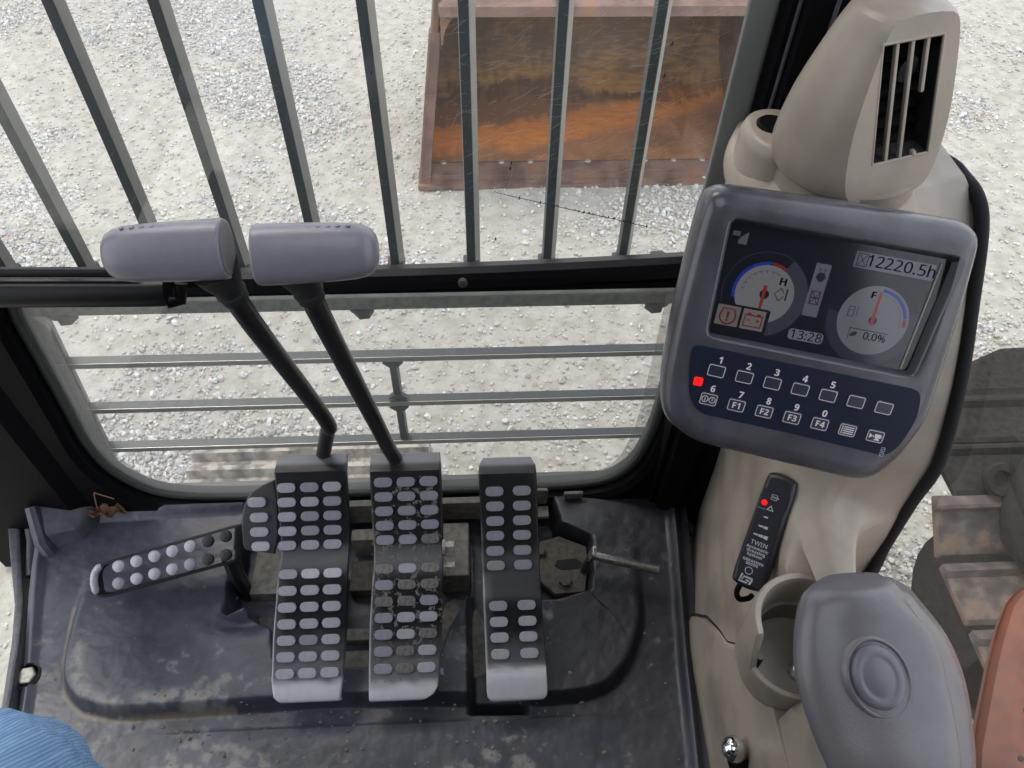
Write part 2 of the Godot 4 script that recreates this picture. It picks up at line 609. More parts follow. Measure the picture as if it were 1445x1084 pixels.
# ---------------------------------------------------------------- the yard
func build_ground() -> void:
	var n := FastNoiseLite.new()
	n.frequency = 0.9
	n.fractal_octaves = 5
	n.seed = 3
	var xs := [-150.0, -60.0, -25.0, -12.0, -7.0]
	var zs := [-150.0, -60.0, -25.0, -14.0]
	for i in 221:
		xs.append(-4.4 + i * 0.04)
	for i in 224:
		zs.append(-8.4 + i * 0.04)
	xs.append_array([7.0, 12.0, 25.0, 60.0, 150.0])
	zs.append_array([3.0, 8.0, 20.0, 60.0, 150.0])
	var high := func(x: float, z: float) -> float:
		return GROUND + n.get_noise_2d(x, z) * 0.016 + n.get_noise_2d(x * 6.0 + 40.0, z * 6.0) * 0.007
	put("ground", height_mesh(xs, zs, high), M.ground).set_meta("kind", "structure")
	# loose pale stones in drifts
	var clump := FastNoiseLite.new()
	clump.frequency = 0.55
	clump.fractal_octaves = 3
	clump.seed = 12
	var shapes := []
	for s in 3:
		var mb := MB.new()
		mb.ball(Vector3.ZERO, Vector3(1, 0.72, 0.85), Basis(), 6, 4)
		for i in mb.v.size():
			var p := mb.v[i]
			mb.v[i] = p * (1.0 + 0.28 * sin(p.x * 5.0 + s * 2.1) * cos(p.z * 4.0 + s) + 0.16 * sin(p.y * 7.0 + s * 4.0))
		shapes.append(mb.mesh(25))
	for s in 3:
		var xf: Array[Transform3D] = []
		var col := PackedColorArray()
		for i in 160000 if s else 60000:
			var x := rng.randf_range(-4.0, 4.4)
			var z := -7.8 + 8.3 * sqrt(rng.randf())
			if x < 0.9 and z > -0.8:
				continue
			var c := clump.get_noise_2d(x * 1.0, z * 1.3)
			var dens := 0.13 + 0.87 * smoothstep(-0.02, 0.40, c)
			if rng.randf() > dens:
				continue
			var big := rng.randf() < 0.05 + 0.10 * smoothstep(0.05, 0.3, c)
			var r := (0.0036 + 0.0060 * pow(rng.randf(), 1.6)) if not big else 0.009 + 0.009 * pow(rng.randf(), 2.0)
			var b := Basis.from_euler(Vector3(rng.randf() * TAU, rng.randf() * TAU, rng.randf() * TAU)).scaled(Vector3(r, r, r))
			xf.append(Transform3D(b, Vector3(x, high.call(x, z) + r * 0.35, z)))
			var g := rng.randf_range(0.33, 0.55)
			var warm := rng.randf_range(-0.02, 0.03)
			var cc := Color(g + 0.018 + warm, g + 0.006, g - 0.020 - warm)
			if rng.randf() < 0.008:
				cc = Color(0.40, 0.30, 0.24)
			col.append(cc)
		var mm := MultiMesh.new()
		mm.transform_format = MultiMesh.TRANSFORM_3D
		mm.use_colors = true
		mm.mesh = shapes[s]
		mm.instance_count = xf.size()
		for i in xf.size():
			mm.set_instance_transform(i, xf[i])
			mm.set_instance_color(i, col[i])
		var o := MultiMeshInstance3D.new()
		o.name = numbered("gravel", self)
		o.multimesh = mm
		o.material_override = M.stone
		tag(o, ["pale loose gravel strewn in drifts over the yard", "small pale pebbles scattered over the beige yard", "fine whitish stone chips lying on the yard"][s], "gravel", "", "stuff")
		add_child(o)


func height_mesh(xs: Array, zs: Array, high: Callable, uvf = null, keep = null, across = null) -> ArrayMesh:
	var nx := xs.size()
	var nz := zs.size()
	var vs := PackedVector3Array()
	var ns := PackedVector3Array()
	var us := PackedVector2Array()
	var ix := PackedInt32Array()
	for j in nz:
		for i in nx:
			var x: float = across.call(xs[i], zs[j]) if across != null else xs[i]
			vs.append(Vector3(x, high.call(x, zs[j]), zs[j]))
			us.append(uvf.call(vs[-1]) if uvf != null else Vector2(x, zs[j]))
	for j in nz:
		for i in nx:
			var a := vs[j * nx + mini(i + 1, nx - 1)] - vs[j * nx + maxi(i - 1, 0)]
			var b := vs[mini(j + 1, nz - 1) * nx + i] - vs[maxi(j - 1, 0) * nx + i]
			ns.append(b.cross(a).normalized())
	for j in nz - 1:
		for i in nx - 1:
			var p := j * nx + i
			if keep != null and not keep.call(vs[p]):
				continue
			ix.append_array([p, p + 1, p + nx + 1, p, p + nx + 1, p + nx])
	var a := []
	a.resize(Mesh.ARRAY_MAX)
	a[Mesh.ARRAY_VERTEX] = vs
	a[Mesh.ARRAY_NORMAL] = ns
	a[Mesh.ARRAY_TEX_UV] = us
	a[Mesh.ARRAY_INDEX] = ix
	var m := ArrayMesh.new()
	m.add_surface_from_arrays(Mesh.PRIMITIVE_TRIANGLES, a)
	return m


func hex_bolt(parent: Node, called: String, at: Vector3, axis: Vector3, r: float, h: float, m: Material, washer := 0.0) -> MeshInstance3D:
	var mb := MB.new()
	var xf := frame(at, axis.cross(Vector3(0.31, 0.87, 0.4)).normalized(), axis.cross(axis.cross(Vector3(0.31, 0.87, 0.4))).normalized() * -1.0)
	if xf.basis.z.dot(axis) < 0.0:
		xf = Transform3D(Basis(xf.basis.y, xf.basis.x, -xf.basis.z), at)
	if washer > 0.0:
		mb.prism(circle(washer, 14), 0.0, h * 0.22, xf)
	mb.prism(circle(r, 6), 0.0, h, xf, r * 0.14)
	return put(called, mb.mesh(20), m, parent)


# ---------------------------------------------------------------- the bucket that stands on the yard ahead
func build_bucket() -> void:
	var x0 := -0.25
	var x1 := 1.42
	var b := thing("excavator_bucket", "rusty brown excavator bucket standing on the gravel with its mouth to the cab", "bucket", Vector3(0.58, GROUND, -3.8))
	# inner profile (z, y above the yard) from the lip back, up the curved rear and forward to the top lip
	var prof := [Vector2(-3.30, 0.03), Vector2(-3.62, 0.045), Vector2(-3.86, 0.075), Vector2(-4.04, 0.16), Vector2(-4.13, 0.30), Vector2(-4.12, 0.46), Vector2(-4.03, 0.62), Vector2(-3.87, 0.735), Vector2(-3.62, 0.79)]
	var sm := curve(prof, 5)
	var t := 0.028
	var rings := []
	var shell := MB.new()
	for k in sm.size():
		var d: Vector2 = (sm[mini(k + 1, sm.size() - 1)] - sm[maxi(k - 1, 0)]).normalized()
		var o: Vector2 = sm[k] + Vector2(d.y, -d.x) * -t
		if (o - Vector2(-3.7, 0.4)).length() < (sm[k] - Vector2(-3.7, 0.4)).length():
			o = sm[k] - Vector2(d.y, -d.x) * -t
		rings.append(PackedVector3Array([Vector3(x0 + 0.008 + sm[k].y * 0.13, GROUND + sm[k].y, sm[k].x), Vector3(x1 - 0.008 - sm[k].y * 0.13, GROUND + sm[k].y, sm[k].x), Vector3(x1 - 0.008 - o.y * 0.13, GROUND + maxf(o.y, 0.006), o.x), Vector3(x0 + 0.008 + o.y * 0.13, GROUND + maxf(o.y, 0.006), o.x)]))
	shell.loft(rings)
	var long := [0.0]
	for k in sm.size() - 1:
		long.append(long[-1] + sm[k].distance_to(sm[k + 1]))
	var uvf := func(p: Vector3) -> Vector2:
		var best := 9.0
		var v := 0.0
		for k in sm.size():
			var d: float = sm[k].distance_to(Vector2(p.z, p.y - GROUND))
			if d < best:
				best = d
				v = long[k] / long[-1]
		return Vector2((p.x - x0) / (x1 - x0), v)
	put("curved_plate", shell.mesh(50, uvf), M.rust_inside, b)
	# top lip: a broad plate whose upper side is seen from the cab
	var top := MB.new()
	top.prism(poly([-3.40, 0.765, -3.42, 0.80, -3.62, 0.835, -3.95, 0.81, -4.16, 0.63, -4.23, 0.42, -4.20, 0.40, -4.11, 0.61, -3.92, 0.775, -3.62, 0.80], 1.0), x0 + 0.11, x1 - 0.11, Transform3D(Basis(Vector3(0, 0, 1), Vector3(0, 1, 0), Vector3(1, 0, 0)), Vector3(0, GROUND, 0)), 0.006)
	put("top_plate", top.mesh(30), M.rust_out, b)
	# side plates, with a thick front edge
	for s in [x0, x1]:
		var side := MB.new()
		var sx := Transform3D(Basis(Vector3(0, 0, 1), Vector3(0.13 if s == x0 else -0.13, 1, 0), Vector3(1, 0, 0)), Vector3(s - 0.016, GROUND, 0))
		side.prism(poly([-3.25, 0.008, -3.28, 0.05, -3.44, 0.64, -3.46, 0.82, -3.62, 0.845, -3.97, 0.82, -4.18, 0.64, -4.25, 0.42, -4.22, 0.22, -4.10, 0.07, -3.9, 0.008], 1.0), 0.0, 0.032, sx, 0.006)
		put("side_plate", side.mesh(30), M.rust_out, b)
		var cut := MB.new()
		cut.prism(poly([-3.235, 0.01, -3.268, 0.09, -3.435, 0.68, -3.51, 0.68, -3.345, 0.09, -3.33, 0.01], 1.0), -0.012, 0.044, sx, 0.008)
		put("side_cutter", cut.mesh(30), M.rust_out, b)
	# fillet where the mouth's upper corner is rounded
	for s in [[x0 + 0.115, 1.0], [x1 - 0.115, -1.0]]:
		var g := MB.new()
		var pg := PackedVector2Array([Vector2(0, 0), Vector2(0, -0.16)])
		for k in 9:
			var a := PI - PI / 2 * k / 8.0
			pg.append(Vector2(0.15 + 0.14 * cos(a), -0.15 + 0.14 * sin(a)))
		pg.append(Vector2(0.16, 0))
		for i in pg.size():
			pg[i].x *= s[1]
		g.prism(pg, -0.02, 0.0, frame(Vector3(s[0], GROUND + 0.795, -3.435), Vector3.RIGHT, Vector3(0, 0.95, -0.27)))
		put("corner_gusset", g.mesh(30), M.rust_out, b)
	# cutting edge in two layers
	var e := MB.new()
	e.prism(poly([-3.215, 0.004, -3.222, 0.02, -3.34, 0.028, -3.40, 0.004], 1.0), x0 - 0.03, x1 + 0.03, Transform3D(Basis(Vector3(0, 0, 1), Vector3(0, 1, 0), Vector3(1, 0, 0)), Vector3(0, GROUND, 0)), 0.004)
	put("cutting_edge", e.mesh(25), M.rust_out, b)
	var e2 := MB.new()
	e2.prism(poly([-3.262, 0.024, -3.268, 0.052, -3.36, 0.06, -3.42, 0.03], 1.0), x0 - 0.012, x1 + 0.012, Transform3D(Basis(Vector3(0, 0, 1), Vector3(0, 1, 0), Vector3(1, 0, 0)), Vector3(0, GROUND, 0)), 0.005)
	put("wear_plate", e2.mesh(25), M.rust_out, b)
	for k in 11:
		if k == 6:
			continue
		var bolt := MB.new()
		bolt.lathe([[0.017, -0.01], [0.017, 0.006], [0.012, 0.014], [0.0, 0.015]], frame(Vector3(x0 + 0.095 + k * 0.146, GROUND + 0.052, -3.365), Vector3.RIGHT, Vector3(0, 0, -1)), 10)
		put("bolt", bolt.mesh(), M.zinc, b)


# ---------------------------------------------------------------- crawler tracks
func shoe_mesh(w: float, p: float, ridges: bool) -> ArrayMesh:
	# the shoe lies in xz with its outer side up, p long in z
	var mb := MB.new()
	var pr: Array
	if ridges:
		pr = [-p / 2, -0.02, p / 2, -0.02, p / 2, 0.004, p / 2 - 0.014, 0.024, p / 2 - 0.026, 0.024, p / 2 - 0.036, 0.0, 0.02, 0.0, 0.010, 0.022, -0.004, 0.022, -0.014, 0.0, -p / 2 + 0.030, 0.0, -p / 2 + 0.022, 0.020, -p / 2 + 0.008, 0.020, -p / 2, 0.0]
	else:
		pr = [-p / 2, -0.02, p / 2 - 0.008, -0.02, p / 2 - 0.008, 0.0, p / 2 - 0.026, 0.016, p / 2 - 0.034, 0.016, p / 2 - 0.044, 0.0, -p / 2 + 0.01, 0.0, -p / 2, -0.006]
	mb.prism(poly(pr, 1.0), -w / 2, w / 2, Transform3D(Basis(Vector3(0, 0, -1), Vector3(0, 1, 0), Vector3(1, 0, 0)), Vector3.ZERO), 0.004)
	return mb.mesh(25)


func build_tracks() -> void:
	# left track: its front end shows through the lower window
	var l := thing("crawler_track", "pale dusty crawler track with ridged shoes seen through the lower front window", "crawler track", Vector3(-0.45, GROUND, -0.3), "crawler tracks of the machine")
	var sh := shoe_mesh(0.60, 0.150, true)
	var steps := [[-0.535, -1.105, 3], [-0.618, -1.205, 76], [-0.77, -1.235, 88], [-0.92, -1.23, 96], [-1.05, -1.16, 128], [-0.532, -0.954, 0], [-0.53, -0.802, 0], [-0.53, -0.704, 0], [-0.53, -0.55, 0], [-0.53, -0.396, 0]]
	for s in steps:
		put("track_shoe", sh, M.track_pale, l, Transform3D(Basis(Vector3.RIGHT, deg_to_rad(-s[2])), Vector3(-0.432, s[0], s[1])))
	var idl := MB.new()
	idl.lathe([[0.06, -0.12], [0.22, -0.12], [0.24, -0.09], [0.24, 0.09], [0.22, 0.12], [0.06, 0.12]], frame(Vector3(-0.43, -0.82, -0.97), Vector3(0, 1, 0), Vector3(0, 0, 1)), 24)
	put("idler_wheel", idl.mesh(), M.track_dark, l)
	var fr := MB.new()
	fr.box(Vector3(-0.43, -0.80, -0.55), Vector3(0.22, 0.3, 1.0), 0.03)
	put("track_frame", fr.mesh(), M.track_dark, l)
	# right track: seen down through the side window
	var r := thing("crawler_track", "brown rusty crawler track with flat shoes beside the right side window", "crawler track", Vector3(1.35, GROUND, -0.3), "crawler tracks of the machine")
	var flat := shoe_mesh(0.62, 0.152, false)
	var st := [[-0.505, -0.555, 0], [-0.505, -0.712, 0], [-0.462, -0.852, -38], [-0.420, -0.985, 2], [-0.425, -1.135, 4], [-0.50, -1.26, 40], [-0.64, -1.33, 75], [-0.505, -0.40, 0], [-0.505, -0.245, 0], [-0.505, -0.09, 0]]
	for k in st.size():
		var s = st[k]
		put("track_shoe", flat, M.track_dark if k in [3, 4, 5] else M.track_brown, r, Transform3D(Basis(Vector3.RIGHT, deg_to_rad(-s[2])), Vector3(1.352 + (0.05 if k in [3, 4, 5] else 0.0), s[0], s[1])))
	var idr := MB.new()
	idr.lathe([[0.06, -0.12], [0.22, -0.12], [0.24, -0.09], [0.24, 0.09], [0.22, 0.12], [0.06, 0.12]], frame(Vector3(1.35, -0.82, -0.78), Vector3(0, 1, 0), Vector3(0, 0, 1)), 24)
	put("idler_wheel", idr.mesh(), M.track_dark, r)
	var frr := MB.new()
	frr.box(Vector3(1.35, -0.82, -0.2), Vector3(0.24, 0.3, 1.0), 0.03)
	put("track_frame", frr.mesh(), M.track_dark, r)
	# a rounded steel cover over the right track
	var c := thing("track_cover", "rounded grey brown steel cover lying over the right crawler track", "steel cover", Vector3(1.45, -0.5, -0.9))
	var cv := MB.new()
	cv.tube([Vector3(1.34, -0.37, -0.96), Vector3(1.285, -0.40, -0.90), Vector3(1.265, -0.42, -0.80), Vector3(1.27, -0.43, -0.74), Vector3(1.36, -0.45, -0.68)], [0.06, 0.09, 0.10, 0.09, 0.05], 18)
	put("cover", cv.mesh(60), M.track_dark, c)
	var eye := MB.new()
	eye.lathe([[0.022, -0.01], [0.036, -0.01], [0.04, 0.0], [0.036, 0.012], [0.022, 0.012], [0.018, 0.0]], frame(Vector3(1.185, -0.385, -0.925), Vector3.RIGHT, Vector3(0, 0.6, -0.8)), 18)
	put("lifting_eye", eye.mesh(), M.track_dark, c)
	# dark steel blocks further forward on the undercarriage
	var k := thing("steel_block", "dark steel block with a pale top edge ahead of the right track", "steel block", Vector3(1.85, GROUND, -1.75))
	var kb := MB.new()
	kb.prism(poly([1.62, -1.60, 2.8, -1.58, 2.8, -1.95, 1.98, -1.92, 1.66, -1.78], 1.0), 0.0, 0.18, Transform3D(Basis(Vector3(1, 0, 0), Vector3(0, 0, 1), Vector3(0, 1, 0)), Vector3(0, GROUND, 0)), 0.025)
	put("block", kb.mesh(20), M.track_dark, k)


func build_deck() -> void:
	# the swing deck's front corner beside the cab
	var d := thing("orange_deck", "orange painted deck corner of the machine beside the cab's right window", "machine deck", Vector3(0.9, -0.3, 0.2))
	var mb := MB.new()
	var o := soften(poly([0.60, 0.5, 0.60, -0.10, 0.633, -0.242, 0.681, -0.315, 0.755, -0.425, 0.82, -0.50, 0.95, -0.53, 1.6, -0.53, 1.6, 0.5], 1.0), 2)
	mb.prism(o, -0.05, 0.0, Transform3D(Basis(Vector3(1, 0, 0), Vector3(0, 0, 1), Vector3(0, 1, 0)), Vector3.ZERO), 0.03)
	put("deck_panel", mb.mesh(40), M.paint_orange, d)
	for p in [[0.70, -0.25, 0.004], [0.735, -0.31, 0.003], [0.76, -0.28, 0.006], [0.69, -0.20, 0.003], [0.79, -0.36, 0.004], [0.73, -0.22, 0.0025], [0.80, -0.30, 0.005], [0.77, -0.22, 0.003]]:
		var sp := MB.new()
		sp.lathe([[p[2], -0.002], [p[2], 0.0012], [0.0, 0.0014]], frame(Vector3(p[0], 0.0, p[1]), Vector3.RIGHT, Vector3(0, 0, -1)), 7)
		put("grease_spot", sp.mesh(), M.dirt_spot, d)


# ---------------------------------------------------------------- the cab shell
func build_cab() -> void:
	var cab := thing("excavator_cab", "black framed excavator cab with wide front windows around the pedals", "cab", Vector3(-0.15, 0, -0.3))
	# front panel with the rounded lower window
	var hole := rounded(poly([-0.545, 0.484, -0.562, 0.26, -0.570, 0.18, -0.560, 0.11, -0.515, 0.045, -0.43, 0.027, -0.1, 0.026, 0.13, 0.028, 0.205, 0.040, 0.246, 0.090, 0.262, 0.19, 0.263, 0.484], 1.0), 0.05, 5)
	var outer := PackedVector2Array()
	var mid := Vector2(-0.15, 0.25)
	for p in hole:
		var d := p - mid
		var k := 99.0
		for lim in [[d.x, -0.60, -0.60], [d.x, 0.60, 0.60], [d.y, -0.27, -0.27], [d.y, 0.241, 0.241]]:
			if lim[0] * lim[1] > 0.0:
				k = minf(k, lim[1] / lim[0])
		outer.append(mid + d * k)
	var fp := MB.new()
	fp.ring(outer, hole, -0.676, -0.648, Transform3D(), 0.008)
	put("front_frame", fp.mesh(30), M.black, cab)
	# rubber strip that holds the lower pane
	var rb := MB.new()
	rb.ring(MB.inset(hole, -0.001), MB.inset(hole, 0.012), -0.688, -0.668, Transform3D(), 0.003)
	put("window_rubber", rb.mesh(50), mat(Color(0.05, 0.06, 0.052), 0.6), cab)
	var lp := MB.new()
	lp.box(Vector3(-0.152, 0.25, -0.680), Vector3(0.84, 0.45, 0.005))
	put("lower_window_pane", lp.mesh(), M.glass, cab)
	var lf := MB.new()
	lf.prism(MB.inset(hole, 0.014), -0.6765, -0.6762, Transform3D())
	put("window_dust", lf.mesh(), M.film, cab)
	# heavier dust on the rim of the pane
	var lt := MB.new()
	lt.ring(MB.inset(hole, 0.010), MB.inset(hole, 0.034), -0.6755, -0.6752, Transform3D())
	put("window_dust", lt.mesh(), M.film_thick, cab)
	# cross bar between the two panes, bowed a little
	var xs := []
	for k in 17:
		var x := -0.70 + 0.97 * k / 16.0
		var bow := 0.010 * (1.0 - pow((x + 0.2) / 0.5, 2.0))
		var y := 0.5085 - bow * 0.7
		var z := -0.662 + bow
		xs.append(PackedVector3Array([Vector3(x, y - 0.016, z - 0.02), Vector3(x, y - 0.015, z + 0.004), Vector3(x, y - 0.010, z + 0.010), Vector3(x, y + 0.003, z + 0.012), Vector3(x, y + 0.010, z + 0.008), Vector3(x, y + 0.0125, z - 0.001), Vector3(x, y + 0.006, z - 0.016), Vector3(x, y - 0.015, z - 0.018)]))
	var xb := MB.new()
	xb.loft(xs)
	put("cross_bar", xb.mesh(35), M.black_gloss, cab)
	var sc := MB.new()
	sc.lathe([[0.0055, -0.004], [0.0055, 0.001], [0.003, 0.0025], [0.0, 0.0025]], Transform3D(Basis(), Vector3(-0.016, 0.5035, -0.6395)), 12)
	put("bar_screw", sc.mesh(), M.brown_plate, cab)
	# locking handle laid along the bar's left half
	var hd := MB.new()
	hd.tube(curve([Vector3(-0.66, 0.513, -0.628), Vector3(-0.5, 0.513, -0.627), Vector3(-0.36, 0.511, -0.626), Vector3(-0.332, 0.511, -0.627)]), [0.0155], 12)
	hd.tube([Vector3(-0.335, 0.500, -0.622), Vector3(-0.322, 0.499, -0.626), Vector3(-0.319, 0.515, -0.636)], [0.007], 10)
	put("bar_handle", hd.mesh(50), M.black_gloss, cab)
	var hd2 := MB.new()
	hd2.tube(curve([Vector3(-0.66, 0.5365, -0.637), Vector3(-0.5, 0.536, -0.635), Vector3(-0.36, 0.534, -0.633)]), [0.0055], 10)
	put("bar_handle", hd2.mesh(50), M.black_gloss, cab)
	# upper pane with its scratches and the grey band down its right edge
	var up := MB.new()
	up.box(Vector3(-0.22, 0.95, -0.668), Vector3(0.98, 0.90, 0.005))
	put("upper_window_pane", up.mesh(), M.glass, cab)
	put("scratches", scratch_mesh(), M.scratch, cab).set_meta("kind", "stuff")
	var band := MB.new()
	band.box(Vector3(0.248, 0.95, -0.658), Vector3(0.026, 0.94, 0.008), 0.003)
	put("pane_edge_trim", band.mesh(), M.trim_grey, cab)
	# right front pillar, left front pillar
	var rp := MB.new()
	rp.prism(poly([0.262, -0.655, 0.266, -0.640, 0.274, -0.640, 0.276, -0.628, 0.305, -0.620, 0.318, -0.632, 0.33, -0.625, 0.365, -0.63, 0.378, -0.65, 0.385, -0.70, 0.262, -0.72], 1.0), -0.1, 1.45, Transform3D(Basis(Vector3(1, 0, 0), Vector3(0, 0, 1), Vector3(0, 1, 0)), Vector3.ZERO), 0.002)
	put("front_pillar", rp.mesh(20), M.black, cab)
	for x in [0.272, 0.296]:
		var ln := MB.new()
		ln.box(Vector3(x, 0.95, -0.6385 if x < 0.28 else -0.6215), Vector3(0.003, 0.94, 0.004), 0.001)
		put("pillar_seal", ln.mesh(), M.cab_grey, cab)
	var lpil := MB.new()
	lpil.prism(poly([-0.80, -0.74, -0.60, -0.72, -0.585, -0.655, -0.62, -0.635, -0.70, -0.635, -0.80, -0.64], 1.0), -0.12, 0.47, Transform3D(Basis(Vector3(1, 0, 0), Vector3(0, 0, 1), Vector3(0, 1, 0)), Vector3.ZERO), 0.01)
	lpil.prism(poly([-0.85, -0.76, -0.70, -0.74, -0.69, -0.655, -0.72, -0.60, -0.80, -0.60], 1.0), 0.47, 1.45, Transform3D(Basis(Vector3(1, 0, 0), Vector3(0, 0, 1), Vector3(0, 1, 0)), Vector3.ZERO), 0.01)
	put("front_pillar", lpil.mesh(25), M.black, cab)
	# steel floor under the mat, the door sill on the left
	var fl := MB.new()
	fl.box(Vector3(-0.135, -0.085, 0.17), Vector3(0.98, 0.05, 1.66), 0.004)
	put("floor_pan", fl.mesh(), M.dirty_plate, cab)
	var sill := MB.new()
	sill.prism(poly([-0.772, -0.72, -0.748, -0.72, -0.703, -0.60, -0.668, -0.515, -0.652, -0.455, -0.640, -0.40, -0.620, -0.30, -0.63, -0.30, -0.652, -0.40, -0.664, -0.455, -0.680, -0.510, -0.718, -0.595], 1.0), -0.07, 0.018, Transform3D(Basis(Vector3(1, 0, 0), Vector3(0, 0, 1), Vector3(0, 1, 0)), Vector3.ZERO), 0.004)
	put("door_sill", sill.mesh(30), M.cab_grey, cab)
	var tr := MB.new()
	tr.tube([Vector3(-0.735, 0.012, -0.70), Vector3(-0.696, 0.010, -0.62), Vector3(-0.680, 0.006, -0.56)], [0.009, 0.008, 0.006], 8)
	put("sill_trim", tr.mesh(50), M.cab_grey, cab)
	# plastic corner covers at the two front corners of the mat
	var cl := MB.new()
	cl.loft([PackedVector3Array([Vector3(-0.70, 0.0, -0.64), Vector3(-0.64, 0.0, -0.585), Vector3(-0.60, 0.0, -0.60), Vector3(-0.585, 0.0, -0.65)]), PackedVector3Array([Vector3(-0.69, 0.07, -0.645), Vector3(-0.645, 0.06, -0.598), Vector3(-0.612, 0.05, -0.612), Vector3(-0.59, 0.05, -0.65)]), PackedVector3Array([Vector3(-0.675, 0.088, -0.652), Vector3(-0.648, 0.076, -0.62), Vector3(-0.62, 0.066, -0.628), Vector3(-0.60, 0.062, -0.652)])])
	put("corner_cover", cl.mesh(30), M.cab_grey, cab)
	var cl2 := MB.new()
	cl2.tube([Vector3(-0.668, 0.085, -0.632), Vector3(-0.655, 0.05, -0.592), Vector3(-0.650, 0.012, -0.585)], [0.009, 0.010, 0.011], 8)
	put("corner_cover", cl2.mesh(40), M.cab_grey, cab)
	var cr := MB.new()
	cr.box(Vector3(0.318, 0.055, -0.648), Vector3(0.062, 0.034, 0.020), 0.005, Basis.from_euler(Vector3(-0.7, 0, 0.35)))
	put("corner_cover", cr.mesh(30), M.cab_grey, cab)
	# right wall below the side window, the window and its bristled seal
	var rw := MB.new()
	rw.box(Vector3(0.452, -0.07, -0.22), Vector3(0.03, 0.10, 0.86), 0.004)
	put("side_panel", rw.mesh(), M.black, cab)
	var edge := seal_path()
	var path := []
	for p in edge:
		path.append(Vector3(0.432 - 0.051 * smoothstep(-0.57, -0.645, p.x), p.y, p.x))
	var sl := MB.new()
	sl.tube(path, [0.0062], 10)
	put("window_seal", sl.mesh(50), M.void, cab)
	var br := MB.new()
	var along := 0.0
	for k in path.size() - 1:
		var a: Vector3 = path[k]
		var b: Vector3 = path[k + 1]
		var d := (b - a)
		var n := Vector3(0.35, 0, 0) + Vector3(0, -d.z, d.y).normalized() * -1.0
		n = n.normalized()
		var u := 0.0
		while u < d.length():
			var q := a + d.normalized() * u + n * 0.0058
			br.tube([q, q + n * rng.randf_range(0.0045, 0.0060)], [0.0008, 0.0003], 3)
			u += 0.0021
	put("seal_bristles", br.mesh(), M.void, cab).set_meta("kind", "stuff")
	var sp := MB.new()
	for q in [[0.443, 0.155, 0.443, -0.585], [0.443, -0.585, 0.386, -0.659]]:
		sp.quad(Vector3(q[0], -0.01, q[1]), Vector3(q[0], 1.41, q[1]), Vector3(q[2], 1.41, q[3]), Vector3(q[2], -0.01, q[3]))
	put("side_window_pane", sp.mesh(), M.glass, cab)
	var sf := MB.new()
	sf.box(Vector3(0.4393, 0.70, -0.215), Vector3(0.0003, 1.42, 0.74))
	put("window_dust", sf.mesh(), M.film_side, cab)
	# unseen roof, rear corners and rear wall shade the cab; hatch added for light
	var roof := MB.new()
	roof.ring(rrect(1.26, 1.78, 0.10, 4, Vector2(-0.18, -0.17)), rrect(0.62, 0.56, 0.08, 4, Vector2(-0.14, 0.10)), 1.455, 1.505, Transform3D(Basis(Vector3(1, 0, 0), Vector3(0, 0, -1), Vector3(0, 1, 0)), Vector3.ZERO), 0.008)
	put("roof", roof.mesh(30), M.headliner, cab)
	for x in [-0.80, 0.445]:
		var sd := MB.new()
		sd.box(Vector3(x, 0.70, 0.52 if x < 0.0 else 0.58), Vector3(0.03, 1.5, 0.98 if x < 0.0 else 0.86), 0.005)
		put("rear_side_panel", sd.mesh(30), M.headliner, cab)
	var rear := MB.new()
	rear.box(Vector3(-0.16, 0.68, 1.02), Vector3(1.24, 1.58, 0.04), 0.01)
	put("rear_wall", rear.mesh(), M.headliner, cab)


# lower edge of the side window as (z, y), from the rear forward and up
func seal_path() -> Array:
	return curve([Vector2(-0.372, -0.05), Vector2(-0.374, 0.10), Vector2(-0.376, 0.24), Vector2(-0.379, 0.305), Vector2(-0.386, 0.345), Vector2(-0.393, 0.42), Vector2(-0.397, 0.487), Vector2(-0.43, 0.56), Vector2(-0.47, 0.62), Vector2(-0.508, 0.672), Vector2(-0.535, 0.688), Vector2(-0.575, 0.688), Vector2(-0.625, 0.695), Vector2(-0.652, 0.74), Vector2(-0.656, 1.0), Vector2(-0.656, 1.4)], 8)


func scratch_mesh() -> ArrayMesh:
	var mb := MB.new()
	var r := RandomNumberGenerator.new()
	r.seed = 4
	var add := func(x: float, y: float, a: float, l: float, w: float) -> void:
		var d := Vector3(cos(a), sin(a), 0)
		var n := Vector3(-sin(a), cos(a), 0)
		var bend := r.randf_range(-0.03, 0.03) * l
		var p := Vector3(x, y, -0.6652)
		var q := p + d * l * 0.5 + n * bend
		var e := p + d * l
		mb.quad(p - n * w * 0.5, q - n * w, q + n * w, p + n * w * 0.5)
		mb.quad(q - n * w, e - n * w * 0.5, e + n * w * 0.5, q + n * w)
	for i in 420:
		var x := r.randf_range(-0.03, 0.23)
		var y := r.randf_range(0.58, 0.80)
		add.call(x, y, r.randf_range(0.02, 0.7) if r.randf() < 0.75 else r.randf_range(-0.6, 1.4), 0.004 + 0.030 * pow(r.randf(), 2.5), r.randf_range(0.00005, 0.00011))
	for i in 46:
		add.call(r.randf_range(-0.02, 0.17), r.randf_range(0.60, 0.76), r.randf_range(0.0, 0.75), 0.008 + 0.03 * r.randf() * r.randf(), r.randf_range(0.00012, 0.0002))
	for i in 120:
		add.call(r.randf_range(-0.56, 0.23), r.randf_range(0.5, 0.85), r.randf_range(-0.5, 1.0), 0.004 + 0.03 * pow(r.randf(), 3.0), r.randf_range(0.00005, 0.0001))
	for i in 160:
		add.call(r.randf_range(-0.56, 0.23), r.randf_range(0.5, 0.82), r.randf_range(0, 3), r.randf_range(0.0004, 0.0012), 0.0003)
	return mb.mesh()


